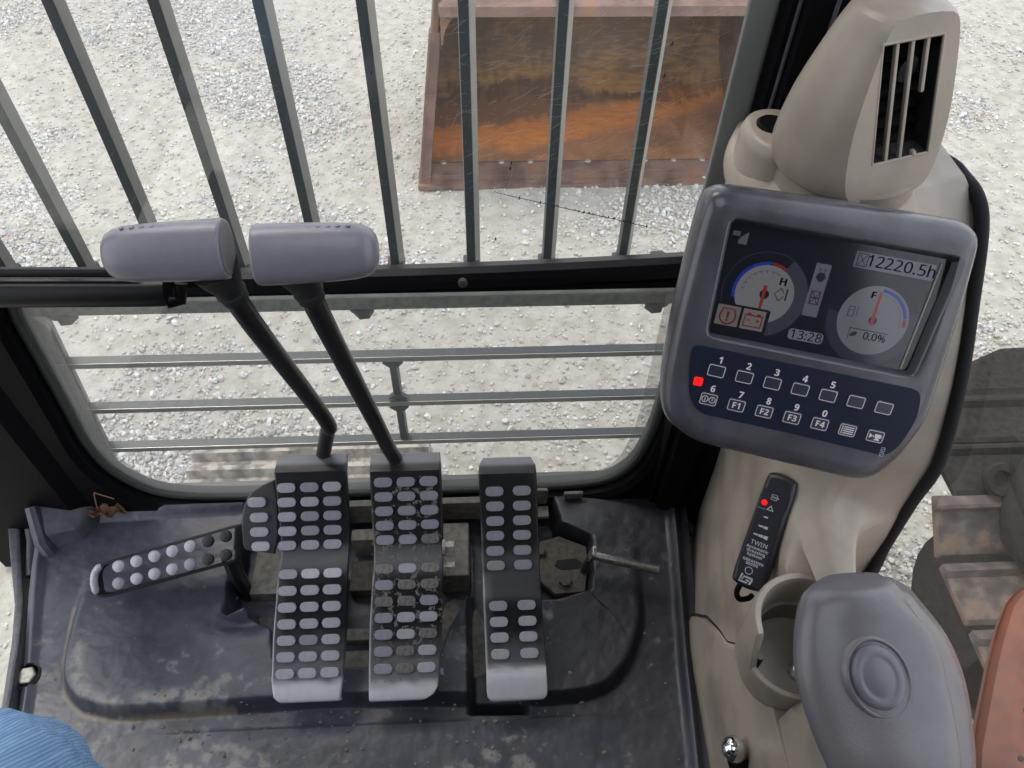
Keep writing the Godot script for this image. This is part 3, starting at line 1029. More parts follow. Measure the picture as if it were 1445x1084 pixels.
# ---------------------------------------------------------------- guards outside the glass
func build_guards() -> void:
	var g := thing("front_guard", "dark green guard of upright bars outside the upper front window", "window guard", Vector3(-0.15, 0.41, -0.77), "guards outside the front windows")
	var turn := Basis(Vector3.UP, deg_to_rad(-8))
	# the bars' section: a front face and a flank that falls back on the right
	var t8 := Vector2(cos(0.14), -sin(0.14)) * 0.0100
	var t59 := Vector2(cos(1.03), -sin(1.03)) * 0.0128
	var level := Basis(Vector3(1, 0, 0), Vector3(0, 0, 1), Vector3(0, 1, 0))
	for k in 9:
		var x := -0.0065 + 0.0985 * (k - 6)
		var o := Vector2(x - 0.0056, -0.7685)
		var mb := MB.new()
		mb.prism(PackedVector2Array([o, o + t8, o + t8 + t59, Vector2(o.x - 0.001, o.y + t8.y + t59.y)]), 0.40, 1.43, Transform3D(level, Vector3.ZERO))
		put("bar", mb.mesh(20), M.guard, g)
		# pale metal strip put on for the sheen of the glossy paint
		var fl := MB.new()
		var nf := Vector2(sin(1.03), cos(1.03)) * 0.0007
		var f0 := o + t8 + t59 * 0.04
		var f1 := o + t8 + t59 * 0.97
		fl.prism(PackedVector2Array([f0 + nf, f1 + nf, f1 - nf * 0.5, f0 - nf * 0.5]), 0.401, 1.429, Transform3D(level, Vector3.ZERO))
		put("bar_sheen", fl.mesh(20), M.flank_sheen, g)
		var pad := MB.new()
		pad.box(Vector3(x, 0.415, -0.775), Vector3(0.022, 0.012, 0.028), 0.002)
		put("weld_foot", pad.mesh(), M.guard, g)
	var rl := MB.new()
	rl.box(Vector3(-0.16, 0.392, -0.745), Vector3(1.06, 0.024, 0.036), 0.004)
	put("bottom_rail", rl.mesh(), M.rail, g)
	for p in [[-0.535, 0.383], [-0.151, 0.383], [0.237, 0.383]]:
		hex_bolt(g, "bolt", Vector3(p[0], p[1], -0.742), Vector3(0, -1, 0), 0.0135, 0.022, M.guard, 0.02)
	hex_bolt(g, "bolt", Vector3(0.231, 0.424, -0.745), Vector3(0, 1, 0), 0.0145, 0.024, M.guard, 0.017)
	var tr := MB.new()
	tr.box(Vector3(-0.16, 1.44, -0.77), Vector3(1.06, 0.03, 0.05), 0.004)
	put("top_rail", tr.mesh(), M.guard, g)

	var w := thing("lower_guard", "dark green guard of level bars outside the lower front window", "window guard", Vector3(-0.15, -0.1, -0.77), "guards outside the front windows")
	for y in [0.243, 0.139, 0.037, -0.092]:
		var mb := MB.new()
		mb.box(Vector3(-0.14, y, -0.775), Vector3(0.95, 0.0105, 0.015), 0.001)
		put("bar", mb.mesh(), M.guard, w)
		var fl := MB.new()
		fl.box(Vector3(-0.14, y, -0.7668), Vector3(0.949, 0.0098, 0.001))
		put("bar_sheen", fl.mesh(), M.flank_sheen, w)  # front strip stands in for the reflection on the paint
	var st := MB.new()
	st.box(Vector3(-0.128, 0.135, -0.778), Vector3(0.0115, 0.195, 0.014), 0.0012, turn)
	put("strut", st.mesh(), M.guard, w)
	for y in [0.232, 0.150, 0.128]:
		var gs := MB.new()
		var s := -1.0 if y != 0.150 else 1.0
		gs.prism(poly([-15, 0, 15, 0, 6, 9 * s, -6, 9 * s]), -0.004, 0.004, Transform3D(Basis(), Vector3(-0.128, y, -0.772)))
		put("weld_gusset", gs.mesh(), M.guard, w)
	var sp := MB.new()
	sp.prism(poly([-0.66, 0.40, -0.588, 0.40, -0.640, -0.12, -0.72, -0.12], 1.0), -0.80, -0.79, Transform3D(), 0.003)
	put("side_plate", sp.mesh(), M.guard_dusty, w)
	var bs := MB.new()
	bs.lathe([[0.026, 0.0], [0.026, 0.012], [0.018, 0.016], [0.0, 0.016]], Transform3D(Basis(), Vector3(-0.622, 0.31, -0.79)), 16)
	put("plate_boss", bs.mesh(), M.guard_dusty, w)


# ---------------------------------------------------------------- the rubber mat
func seg_dist(p: Vector2, pg: PackedVector2Array) -> float:
	var d := 9.0
	for i in pg.size():
		d = minf(d, p.distance_to(Geometry2D.get_closest_point_to_segment(p, pg[i], pg[(i + 1) % pg.size()])))
	return -d if Geometry2D.is_point_in_polygon(p, pg) else d


func mat_left(z: float) -> float:
	return -0.679 + 0.195 * (clampf(z, -0.66, -0.36) + 0.615)


func mat_right(z: float) -> float:
	return 0.323 - 0.085 * (z + 0.64)


func build_mat() -> void:
	var hole := poly([-0.365, -0.70, -0.365, -0.585, -0.358, -0.525, -0.335, -0.480, -0.300, -0.458, -0.288, -0.415, -0.27, -0.400, -0.07, -0.400, -0.055, -0.455, -0.018, -0.520, -0.018, -0.70], 1.0)
	var slot := poly([-0.022, -0.70, -0.022, -0.338, 0.052, -0.336, 0.056, -0.485, 0.105, -0.487, 0.152, -0.500, 0.163, -0.555, 0.163, -0.585, 0.118, -0.610, 0.100, -0.70], 1.0)
	var slot2 := poly([-0.335, -0.62, -0.335, -0.50, -0.372, -0.485, -0.372, -0.62], 1.0)
	var plat := rounded(poly([-0.585, -0.70, -0.585, -0.44, -0.575, -0.395, -0.545, -0.365, -0.49, -0.352, -0.2, -0.358, 0.10, -0.347, 0.165, -0.357, 0.205, -0.40, 0.228, -0.46, 0.235, -0.70], 1.0), 0.03)
	var n := FastNoiseLite.new()
	n.frequency = 9.0
	n.fractal_octaves = 3
	var ph := PackedFloat32Array()
	var xs := []
	var zs := []
	for i in 241:
		xs.append(i / 240.0)
	for i in 251:
		zs.append(-0.656 + (i * 0.00165 if i < 200 else 0.33 + (i - 200) * 0.012))
	var high := func(x: float, z: float) -> float:
		var p := Vector2(x, z)
		var y := 0.030 * smoothstep(-0.36, -0.62, z)
		# front lip climbs to the window frame
		y += 0.012 * smoothstep(-0.632, -0.650, z + 0.10 * (x + 0.65) * 0.30)
		if z < -0.33:
			var s := smoothstep(0.007, -0.007, seg_dist(p, plat))
			y = lerpf(y, maxf(y, 0.027), s)
			y -= 0.05 * smoothstep(0.004, -0.004, minf(minf(seg_dist(p, hole), seg_dist(p, slot)), seg_dist(p, slot2)))
		# saddle beside the left pedal, soft valley right of the middle one
		y -= 0.020 * exp(-pow((x + 0.345) / 0.040, 2.0) - pow((z + 0.470) / 0.014, 2.0))
		y -= 0.015 * exp(-pow((x + 0.035) / 0.022, 2.0) - pow((z + 0.45) / 0.04, 2.0))
		# long pressed ribs behind the platform
		for r in [[-0.322, -0.42, 0.16], [-0.300, -0.40, 0.15], [-0.278, -0.40, 0.15], [-0.25, -0.5, 0.2]]:
			y += 0.0032 * exp(-pow((z - r[0]) / 0.006, 2.0)) * smoothstep(r[1] - 0.03, r[1] + 0.02, x) * smoothstep(r[2] + 0.03, r[2] - 0.02, x)
		# raised rim along the right and left edges
		var er: float = mat_right(z) - x
		y += 0.014 * exp(-pow((er - 0.022) / 0.006, 2.0))
		var el: float = x - mat_left(z)
		y += 0.007 * exp(-pow((el - 0.010) / 0.006, 2.0))
		y += n.get_noise_2d(x * 0.6, z * 0.6) * 0.0022 + 0.0005 * n.get_noise_2d(x * 4.0, z * 4.0)
		return y
	var keep := func(p: Vector3) -> bool:
		return Vector2(p.x + 0.634, p.z + 0.412).length() > 0.016
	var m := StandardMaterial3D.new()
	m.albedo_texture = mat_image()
	m.roughness = 0.4
	m.normal_enabled = true
	m.normal_texture = normal_tex(0.09, 3.0, 4, FastNoiseLite.TYPE_SIMPLEX_SMOOTH, 5)
	m.normal_scale = 0.12
	var uvf := func(p: Vector3) -> Vector2:
		return Vector2((p.x + 0.69) / 1.01, (p.z + 0.67) / 0.98)
	var across := func(u: float, z: float) -> float:
		return lerpf(mat_left(z), mat_right(z), u)
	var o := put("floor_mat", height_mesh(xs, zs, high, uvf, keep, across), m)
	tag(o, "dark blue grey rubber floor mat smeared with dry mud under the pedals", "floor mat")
	# the tear that runs back from the lock plate
	var cr := MB.new()
	var pts := []
	for q in [[0.156, -0.492], [0.166, -0.478], [0.181, -0.462], [0.190, -0.446], [0.198, -0.428]]:
		pts.append(Vector3(q[0], high.call(q[0], q[1]) + 0.0003, q[1]))
	cr.tube(curve(pts, 4), [0.0014, 0.0012, 0.0011, 0.001, 0.001, 0.0009, 0.0008, 0.0007, 0.0006, 0.0005, 0.0005, 0.0004], 6, 0.4)
	put("tear", cr.mesh(), M.void, o)
	# crumbs of dry earth
	var mm := MultiMesh.new()
	mm.transform_format = MultiMesh.TRANSFORM_3D
	var cm := MB.new()
	cm.ball(Vector3.ZERO, Vector3(1, 0.5, 0.8), Basis(), 6, 4)
	mm.mesh = cm.mesh(20)
	var xf: Array[Transform3D] = []
	while xf.size() < 420:
		var x := rng.randf_range(-0.63, 0.27)
		var z := -0.16 - 0.45 * pow(rng.randf(), 1.6)
		if rng.randf() < 0.5:
			x = rng.randf_range(-0.45, 0.08)
			z = rng.randf_range(-0.38, -0.22)
		if minf(seg_dist(Vector2(x, z), hole), seg_dist(Vector2(x, z), slot)) < 0.01:
			continue
		var s := 0.0008 + 0.0028 * pow(rng.randf(), 4.0)
		xf.append(Transform3D(Basis(Vector3.UP, rng.randf() * TAU).scaled(Vector3(s * rng.randf_range(0.8, 1.7), s, s)), Vector3(x, high.call(x, z) + s * 0.2, z)))
	mm.instance_count = xf.size()
	for i in xf.size():
		mm.set_instance_transform(i, xf[i])
	var mi := MultiMeshInstance3D.new()
	mi.name = "earth_crumbs"
	mi.multimesh = mm
	mi.material_override = M.dry_mud
	tag(mi, "crumbs of dry earth scattered over the rubber floor mat", "earth crumbs", "", "stuff")
	add_child(mi)


# dust and dried mud on the mat, with painted shade towards the right
func mat_image() -> ImageTexture:
	var a := FastNoiseLite.new()
	a.frequency = 0.006
	a.fractal_octaves = 5
	a.domain_warp_enabled = true
	a.domain_warp_amplitude = 40.0
	a.domain_warp_frequency = 0.01
	a.seed = 31
	var b := FastNoiseLite.new()
	b.frequency = 0.035
	b.fractal_octaves = 4
	b.seed = 32
	var N := 1024
	var im := Image.create(N, N, false, Image.FORMAT_RGB8)
	var base := Color(0.036, 0.039, 0.056)
	var dust := Color(0.080, 0.083, 0.106)
	var pale := Color(0.20, 0.192, 0.178)
	var tan_ := Color(0.165, 0.135, 0.095)
	# smears: centre x, z, half sizes, strength
	var smear := [[-0.40, -0.365, 0.10, 0.03, 0.9], [-0.30, -0.29, 0.14, 0.05, 0.8], [0.02, -0.285, 0.07, 0.035, 1.0], [-0.10, -0.26, 0.20, 0.03, 0.7], [-0.62, -0.45, 0.02, 0.06, 0.5], [-0.55, -0.32, 0.10, 0.05, 0.6], [-0.44, -0.42, 0.05, 0.03, 0.8], [0.10, -0.25, 0.1, 0.03, 0.5], [-0.02, -0.50, 0.02, 0.1, 0.5], [0.075, -0.45, 0.02, 0.04, 0.6]]
	var line := PackedVector2Array([Vector2(-0.592, -0.50), Vector2(-0.588, -0.43), Vector2(-0.575, -0.385), Vector2(-0.545, -0.357), Vector2(-0.50, -0.346), Vector2(-0.42, -0.349), Vector2(-0.34, -0.352)])
	var line2 := PackedVector2Array([Vector2(-0.563, -0.455), Vector2(-0.558, -0.41), Vector2(-0.535, -0.376), Vector2(-0.50, -0.364), Vector2(-0.36, -0.372)])
	for j in N:
		var z := -0.67 + 0.98 * j / N
		for i in N:
			var x := -0.69 + 1.01 * i / N
			var na := a.get_noise_2d(i, j)
			var nb := b.get_noise_2d(i, j)
			var c := base.lerp(dust, clampf(0.35 + na * 0.9 + nb * 0.25, 0, 1))
			c = c.lerp(Color(0.013, 0.014, 0.018), 0.75 * smoothstep(-0.12, 0.10, x + na * 0.05) * smoothstep(-0.30, -0.38, z))  # front right darkened for the light lost away from the door
			c = c.lerp(Color(0.02, 0.021, 0.027), 0.5 * smoothstep(-0.30, -0.10, x + na * 0.06))  # darker to the right: less dust and less door light in the colour
			if z > -0.52:
				var w := 0.0
				for s in smear:
					var dx: float = (x - s[0]) / s[2]
					var dz: float = (z - s[1]) / s[3]
					var q := dx * dx + dz * dz
					if q < 4.0:
						w = maxf(w, s[4] * exp(-q))
				var mud := smoothstep(0.02, 0.50, na * 0.6 + nb * 0.75 + w * 0.68 - 0.42)
				c = c.lerp(pale, mud * 0.8)
				if x < -0.33 and z < -0.33:
					var p := Vector2(x, z)
					var d := 1.0
					for k in line.size() - 1:
						d = minf(d, p.distance_to(Geometry2D.get_closest_point_to_segment(p, line[k], line[k + 1])))
					c = c.lerp(tan_, smoothstep(0.0055, 0.0012, d + nb * 0.002) * 0.85)
					d = 1.0
					for k in line2.size() - 1:
						d = minf(d, p.distance_to(Geometry2D.get_closest_point_to_segment(p, line2[k], line2[k + 1])))
					c = c.lerp(pale, smoothstep(0.016, 0.004, d + nb * 0.012) * clampf(0.45 + nb * 1.3, 0, 0.8))
			elif nb + na > 0.55:
				c = c.lerp(pale, 0.2)
			im.set_pixel(i, j, c.linear_to_srgb())
	return ImageTexture.create_from_image(im)


# ---------------------------------------------------------------- right console
func build_console() -> void:
	var c := thing("side_console", "beige plastic console trim standing between the mat and right window", "console", Vector3(0.34, 0, -0.4))
	# level sections (height, then x z pairs from the front corner back and round to the window)
	var lev := [
		[-0.03, 0.352, -0.650, 0.318, -0.520, 0.300, -0.420, 0.288, -0.270, 0.280, -0.050, 0.345, -0.050, 0.360, -0.330, 0.430, -0.380],
		[0.15, 0.348, -0.650, 0.318, -0.520, 0.303, -0.420, 0.295, -0.270, 0.288, -0.050, 0.345, -0.050, 0.362, -0.330, 0.430, -0.382],
		[0.30, 0.340, -0.650, 0.316, -0.520, 0.306, -0.420, 0.300, -0.270, 0.295, -0.060, 0.342, -0.060, 0.364, -0.335, 0.430, -0.384],
		[0.365, 0.335, -0.650, 0.313, -0.525, 0.307, -0.425, 0.307, -0.280, 0.305, -0.080, 0.336, -0.080, 0.364, -0.340, 0.430, -0.388],
		[0.390, 0.333, -0.650, 0.312, -0.530, 0.311, -0.430, 0.322, -0.340, 0.328, -0.230, 0.342, -0.240, 0.370, -0.360, 0.430, -0.391],
		[0.405, 0.331, -0.650, 0.311, -0.535, 0.314, -0.440, 0.332, -0.395, 0.348, -0.378, 0.365, -0.380, 0.390, -0.388, 0.430, -0.393],
		[0.445, 0.327, -0.650, 0.308, -0.540, 0.318, -0.455, 0.345, -0.418, 0.360, -0.408, 0.375, -0.403, 0.400, -0.398, 0.430, -0.395],
		[0.490, 0.320, -0.650, 0.303, -0.550, 0.320, -0.465, 0.352, -0.424, 0.368, -0.413, 0.385, -0.407, 0.408, -0.402, 0.430, -0.400],
		[0.560, 0.300, -0.650, 0.284, -0.572, 0.300, -0.490, 0.340, -0.452, 0.362, -0.442, 0.382, -0.437, 0.406, -0.433, 0.430, -0.431],
		[0.620, 0.274, -0.650, 0.256, -0.592, 0.268, -0.522, 0.312, -0.488, 0.342, -0.478, 0.368, -0.473, 0.400, -0.470, 0.430, -0.470],
		[0.665, 0.252, -0.650, 0.232, -0.602, 0.242, -0.540, 0.292, -0.506, 0.326, -0.499, 0.358, -0.499, 0.396, -0.502, 0.430, -0.508],
		[0.688, 0.250, -0.650, 0.232, -0.605, 0.243, -0.548, 0.292, -0.514, 0.326, -0.511, 0.358, -0.515, 0.396, -0.525, 0.428, -0.538],
		[0.697, 0.258, -0.646, 0.243, -0.604, 0.252, -0.558, 0.297, -0.526, 0.328, -0.523, 0.358, -0.528, 0.392, -0.538, 0.424, -0.550]]
	var rings := []
	for l in lev:
		var p := []
		for k in 8:
			p.append(Vector3(l[1 + k * 2], l[0], l[2 + k * 2]))
		var q := curve(p, 12)
		for i in q.size():   # room for the cup
			var dz: float = q[i].z + 0.290
			if q[i].y > 0.28 and q[i].y < 0.38 and absf(dz) < 0.0465 and q[i].x < 0.333:
				q[i].x = maxf(q[i].x, 0.312 + sqrt(0.0465 * 0.0465 - dz * dz))
		q.append(Vector3(l[15], l[0], -0.650))
		rings.append(PackedVector3Array(q))
	# smooth the loft between the levels
	var fine := []
	for k in rings.size() - 1:
		for s in 4:
			var r := PackedVector3Array()
			for i in rings[k].size():
				var t := s / 4.0
				r.append(rings[k][i].lerp(rings[k + 1][i], t) if k < 5 else rings[k][i].cubic_interpolate(rings[k + 1][i], rings[k - 1][i], rings[mini(k + 2, rings.size() - 1)][i], t))
			fine.append(r)
	fine.append(rings[-1])
	var mb := MB.new()
	mb.loft(fine)
	put("console_body", mb.mesh(55), M.beige, c)
	# the rear trim panel laps over it behind a seam
	var pn := MB.new()
	var pr := []
	var groove := []
	for l in [[-0.028, -0.462, 0.303], [0.02, -0.455, 0.3025], [0.08, -0.425, 0.3020], [0.125, -0.388, 0.3015], [0.150, -0.362, 0.3012], [0.178, -0.348, 0.3012], [0.215, -0.335, 0.3010], [0.248, -0.31, 0.3005], [0.262, -0.27, 0.300], [0.266, -0.20, 0.298], [0.268, -0.06, 0.294]]:
		var x: float = l[2] - 0.0015
		if groove.size() < 8:
			groove.append(Vector3(x + 0.0005, l[0] + 0.0012, l[1] - 0.0012))
		pr.append(PackedVector3Array([Vector3(x + 0.01, l[0], l[1]), Vector3(x - 0.0035, l[0] - 0.001, l[1] + 0.0015), Vector3(x - 0.005, l[0] - 0.004, l[1] + 0.005), Vector3(x - 0.012, -0.03, l[1] + 0.01), Vector3(x + 0.01, -0.03, l[1])]))
	pn.loft(pr)
	put("rear_trim_panel", pn.mesh(35), M.beige, c)
	var gv := MB.new()
	gv.tube(groove, [0.0016], 6)
	put("panel_seam", gv.mesh(60), M.void, c)
	# cup holder, its near wall cut low
	var o := Vector3(0.312, 0, -0.290)
	var rs := [PackedVector3Array(), PackedVector3Array(), PackedVector3Array(), PackedVector3Array(), PackedVector3Array(), PackedVector3Array(), PackedVector3Array(), PackedVector3Array()]
	for i in 48:
		var a := TAU * i / 48
		var d := Vector3(cos(a), 0, sin(a))
		var far := smoothstep(-0.25, 0.10, -d.z + 0.18 * -d.x)
		var rim := lerpf(0.318, 0.375, far)
		rs[0].append(o + d * 0.026 + Vector3(0.012, 0.225, 0))
		rs[1].append(o + d * 0.044 + Vector3(0.004, 0.252, 0))
		rs[2].append(o + d * 0.0525 + Vector3(0, 0.29, 0))
		rs[3].append(o + d * 0.0545 + Vector3(0, rim - 0.004, 0))
		rs[4].append(o + d * 0.0525 + Vector3(0, rim, 0))
		rs[5].append(o + d * 0.0475 + Vector3(0, rim - 0.001, 0))
		rs[6].append(o + d * 0.0455 + Vector3(0, rim - 0.007, 0))
		rs[7].append(o + d * 0.0425 + Vector3(0, 0.298, 0))
	var cup := MB.new()
	cup.loft(rs)
	put("cup_holder", cup.mesh(40), M.beige, c)
	var st := MB.new()
	var ra := []
	for q in [[0.0458, 0.330], [0.0405, 0.328], [0.0400, 0.322], [0.0395, 0.3], [0.0435, 0.3]]:
		var g := PackedVector3Array()
		for i in 25:
			var a := PI * 0.88 + PI * 0.95 * i / 24.0
			g.append(o + Vector3(cos(a) * q[0], q[1], sin(a) * q[0]))
		ra.append(g)
	st.loft(ra, false, false)
	put("cup_step", st.mesh(40), M.beige_dark, c)
	hex_bolt(c, "cup_bolt", o + Vector3(0.004, 0.2982, 0.018), Vector3.UP, 0.0065, 0.006, M.steel, 0.011)
	# the hump at the front top, with a black blanking button
	var hump := MB.new()
	hump.lathe([[0.040, -0.06], [0.040, 0.018], [0.037, 0.026], [0.030, 0.030], [0.0, 0.030]], frame(Vector3(0.264, 0.694, -0.586), Vector3.RIGHT, Vector3(0, 0, -1)), 28, 0.8, 1.0)
	put("top_hump", hump.mesh(45), M.beige, c)
	var bb := MB.new()
	bb.lathe([[0.0135, -0.004], [0.0135, 0.001], [0.0115, 0.003], [0.0, 0.0035]], frame(Vector3(0.2575, 0.7242, -0.590), Vector3.RIGHT, Vector3(0, 0, -1)), 20)
	put("blanking_button", bb.mesh(40), M.black, c)


# ---------------------------------------------------------------- pedals
func stud_mesh(w: float, h: float, t: float) -> ArrayMesh:
	var mb := MB.new()
	mb.prism(rrect(w, h, h * 0.44, 2), -0.001, t, Transform3D(), t * 0.2, 0.0)
	return mb.mesh(25)


# prof: (v along the pedal, w out of it); edge: (v, left u, right u); rows: (v, the u of each stud); all in metres on the pedal's own plane
func pedal(called: String, label: String, at: Vector3, prof: Array, edge: Array, rows: Array, face: Color, studs: Callable, heel_at: float) -> Node3D:
	var p := thing(called, label, "pedal", at, "studded pedals on the cab floor")
	var xf := frame(at, Vector3.RIGHT, Vector3(0, 0.648, -0.7615))
	var side := func(v: float, k: int) -> float:
		for i in edge.size() - 1:
			if v <= edge[i + 1][0]:
				return lerpf(edge[i][k], edge[i + 1][k], clampf((v - edge[i][0]) / (edge[i + 1][0] - edge[i][0]), 0, 1))
		return edge[-1][k]
	var sm: Array = curve(prof, 5)
	var plate := []
	for q in sm:
		var l: float = side.call(q.x, 1)
		var r: float = side.call(q.x, 2)
		var b := 0.0034
		var t := 0.009
		var g := PackedVector3Array()
		for e in [[l + b * 0.3, -b * 0.3], [l, -b], [l, -t], [r, -t], [r, -b], [r - b * 0.3, -b * 0.3]]:
			g.append(xf * Vector3(e[0], q.x, q.y + e[1]))
		for k in 7:
			g.append(xf * Vector3(lerpf(r - b, l + b, k / 6.0), q.x, q.y))
		plate.append(g)
	var mb := MB.new()
	mb.loft(plate)
	# worn metal at heel and left edge; shading painted on lip and bend
	var inv := xf.affine_inverse()
	var wear := FastNoiseLite.new()
	wear.frequency = 40.0
	wear.seed = int(absf(at.x) * 1000.0)
	var colf := func(p: Vector3) -> Color:
		var q := inv * p
		var n := wear.get_noise_3d(p.x, p.y, p.z)
		var l: float = side.call(q.y, 1)
		var w := maxf(smoothstep(heel_at + 0.012, heel_at - 0.008, q.y + n * 0.008), 0.28 * smoothstep(0.10, 0.02, q.y + n * 0.02))
		w = maxf(w, 0.75 * smoothstep(0.0045, 0.0, q.x - l) * smoothstep(0.26, 0.05, q.y + n * 0.06))
		w = maxf(w, 0.22 * smoothstep(0.30, 0.305, q.y))  # top lip lightened, as if catching the sky
		w = maxf(w, 0.10 * exp(-pow((q.y - 0.176) / 0.012, 2.0)))  # lit band of the bend put into the colour
		return face.lerp(Color(0.64, 0.63, 0.66), clampf(w, 0, 1))
	put("pedal_plate", mb.mesh(32, null, colf), M.pedal_worn, p)
	var shape := stud_mesh(0.0240, 0.0124, 0.0034)
	for row in rows:
		var v: float = row[0]
		var w := 0.0
		var slope := 0.0
		for i in sm.size() - 1:
			if v >= sm[i].x and v <= sm[i + 1].x:
				w = lerpf(sm[i].y, sm[i + 1].y, (v - sm[i].x) / (sm[i + 1].x - sm[i].x))
				slope = (sm[i + 1].y - sm[i].y) / (sm[i + 1].x - sm[i].x)
		for k in row.size() - 1:
			put("stud", shape, studs.call(v, k), p, xf * Transform3D(Basis(Vector3.RIGHT, atan(slope)), Vector3(row[k + 1], v, w)))
	# arm that carries the pedal
	var arm := MB.new()
	arm.box(xf * Vector3((edge[0][1] + edge[0][2]) * 0.5, 0.17, -0.035), Vector3(0.03, 0.05, 0.03), 0.003, xf.basis)
	arm.tube([xf * Vector3(0.0, 0.17, -0.03), Vector3(at.x, 0.05, at.z - 0.17), Vector3(at.x, -0.05, at.z - 0.17)], [0.013], 10)
	put("pedal_arm", arm.mesh(), M.rod, p)
	return p


func build_pedals() -> void:
	var prof := [Vector2(-0.007, -0.004), Vector2(-0.004, 0.004), Vector2(0.0, 0.0065), Vector2(0.010, 0.0058), Vector2(0.022, 0.0038), Vector2(0.04, 0.0012), Vector2(0.06, 0.0), Vector2(0.10, -0.001), Vector2(0.150, -0.002), Vector2(0.168, -0.006), Vector2(0.185, -0.014), Vector2(0.20, -0.018), Vector2(0.24, -0.016), Vector2(0.288, -0.010), Vector2(0.294, -0.011), Vector2(0.304, -0.019), Vector2(0.314, -0.030)]
	# left travel pedal
	var rows := []
	var vs := [0.0332, 0.0544, 0.0756, 0.0967, 0.1184, 0.1400, 0.1606, 0.1953, 0.2147, 0.2340, 0.2534, 0.2727]
	for v in vs:
		var s: float = lerpf(-0.0283, -0.0222, clampf((v - 0.033) / 0.128, 0, 1)) if v < 0.18 else lerpf(-0.0261, -0.0243, (v - 0.195) / 0.078)
		rows.append([v, s, s + 0.0287 if v < 0.18 else s + 0.0300, s + 0.0575 if v < 0.18 else s + 0.0594])
	rows.append([0.1957, -0.0607]); rows.append([0.215, -0.0621]); rows.append([0.2343, -0.0616]); rows.append([0.2546, -0.0638])
	var ed := [[-0.006, -0.034, 0.042], [0.004, -0.044, 0.043], [0.025, -0.0467, 0.0455], [0.08, -0.0444, 0.0505], [0.126, -0.0397, 0.053], [0.181, -0.0347, 0.0548], [0.2455, -0.0377, 0.0554], [0.2935, -0.0402, 0.0548], [0.3146, -0.0397, 0.0534]]
	var a := pedal("travel_pedal", "left studded travel pedal with a four stud wing on its left side", Vector3(-0.233, 0.05, -0.35), prof, ed, rows, Color(0.018, 0.0175, 0.019), func(v, k): return M.stud if fmod(v * 5417.0 + k * 0.41, 1.0) < (0.85 if v < 0.17 or k == 0 else 0.35) else M.stud_dull, 0.022)
	var xa := frame(Vector3(-0.233, 0.05, -0.35), Vector3.RIGHT, Vector3(0, 0.648, -0.7615))
	var wg := MB.new()
	var pw := soften(poly([-38.6, 284, -52, 279, -68, 271, -80, 257, -85.6, 236, -85, 210, -84, 194, -79, 190.5, -60, 187.5, -38.3, 184]), 1)
	wg.prism(pw, -0.026, -0.0168, xa, 0.0022)
	put("side_wing", wg.mesh(35), M.pedal, a)
	# right travel pedal, muddier
	rows = []
	for v in [0.0376, 0.0597, 0.0815, 0.1032, 0.1244, 0.1457, 0.1655, 0.2012, 0.2206, 0.2400, 0.2594, 0.2788]:
		var s: float = lerpf(-0.0236, -0.0196, clampf((v - 0.037) / 0.128, 0, 1)) if v < 0.18 else -0.0195
		var e := (0.0562 + 0.0037 * clampf((v - 0.037) / 0.128, 0, 1)) if v < 0.18 else 0.0598
		rows.append([v, s, s + e * 0.5, s + e])
	ed = [[-0.006, -0.0425, 0.026], [0.003, -0.0429, 0.041], [0.012, -0.0430, 0.047], [0.04, -0.0428, 0.0501], [0.0966, -0.0405, 0.0542], [0.170, -0.0342, 0.057], [0.2258, -0.0365, 0.0574], [0.296, -0.0375, 0.0573], [0.3135, -0.0371, 0.0550]]
	var b := pedal("travel_pedal", "right studded travel pedal with pale mud spattered over its upper face", Vector3(-0.111, 0.05, -0.347), prof, ed, rows, Color(0.022, 0.021, 0.021), func(v, k): return M.stud_muddy if fmod(v * 7919.0 + k * 0.37, 1.0) < (0.75 if v > 0.11 and v < 0.17 else 0.18) else (M.stud if v < 0.11 and k > 0 else M.stud_dull), 0.018)
	# mud: thin crusts on the face
	var mn := FastNoiseLite.new()
	mn.frequency = 0.055
	mn.fractal_octaves = 4
	mn.seed = 77
	var xm := frame(Vector3(-0.111, 0.05, -0.347), Vector3.RIGHT, Vector3(0, 0.648, -0.7615))
	var smb: Array = curve(prof, 5)
	var crust := MB.new()
	for iv in 220:
		for iu in 76:
			var u := -0.036 + iu * 0.0012
			var v := 0.022 + iv * 0.0012
			if u > 0.054:
				continue
			var bias := 0.02 + 0.30 * exp(-pow((u - 0.045) / 0.03, 2.0) - pow((v - 0.265) / 0.035, 2.0)) + 0.20 * exp(-pow((v - 0.14) / 0.05, 2.0)) + 0.14 * exp(-pow((u - 0.02) / 0.03, 2.0) - pow((v - 0.05) / 0.03, 2.0))
			if mn.get_noise_2d(iu * 1.5, iv * 1.5) + 0.35 * mn.get_noise_2d(iu * 9.0, iv * 9.0) < 0.45 - bias:
				continue
			var w := 0.0
			for i in smb.size() - 1:
				if v >= smb[i].x and v <= smb[i + 1].x:
					w = lerpf(smb[i].y, smb[i + 1].y, (v - smb[i].x) / (smb[i + 1].x - smb[i].x))
			var c := xm * Vector3(u + rng.randf_range(-0.0004, 0.0004), v + rng.randf_range(-0.0004, 0.0004), w + 0.0004)
			var s := rng.randf_range(0.0004, 0.0009)
			var x := xm.basis.x * s
			var y := xm.basis.y * s
			var z := xm.basis.z * s * 0.4
			crust.tri(c - x - y, c + z, c + x - y); crust.tri(c + x - y, c + z, c + x + y); crust.tri(c + x + y, c + z, c - x + y); crust.tri(c - x + y, c + z, c - x - y)
	put("mud_crust", crust.mesh(60), M.mud, b).set_meta("kind", "stuff")
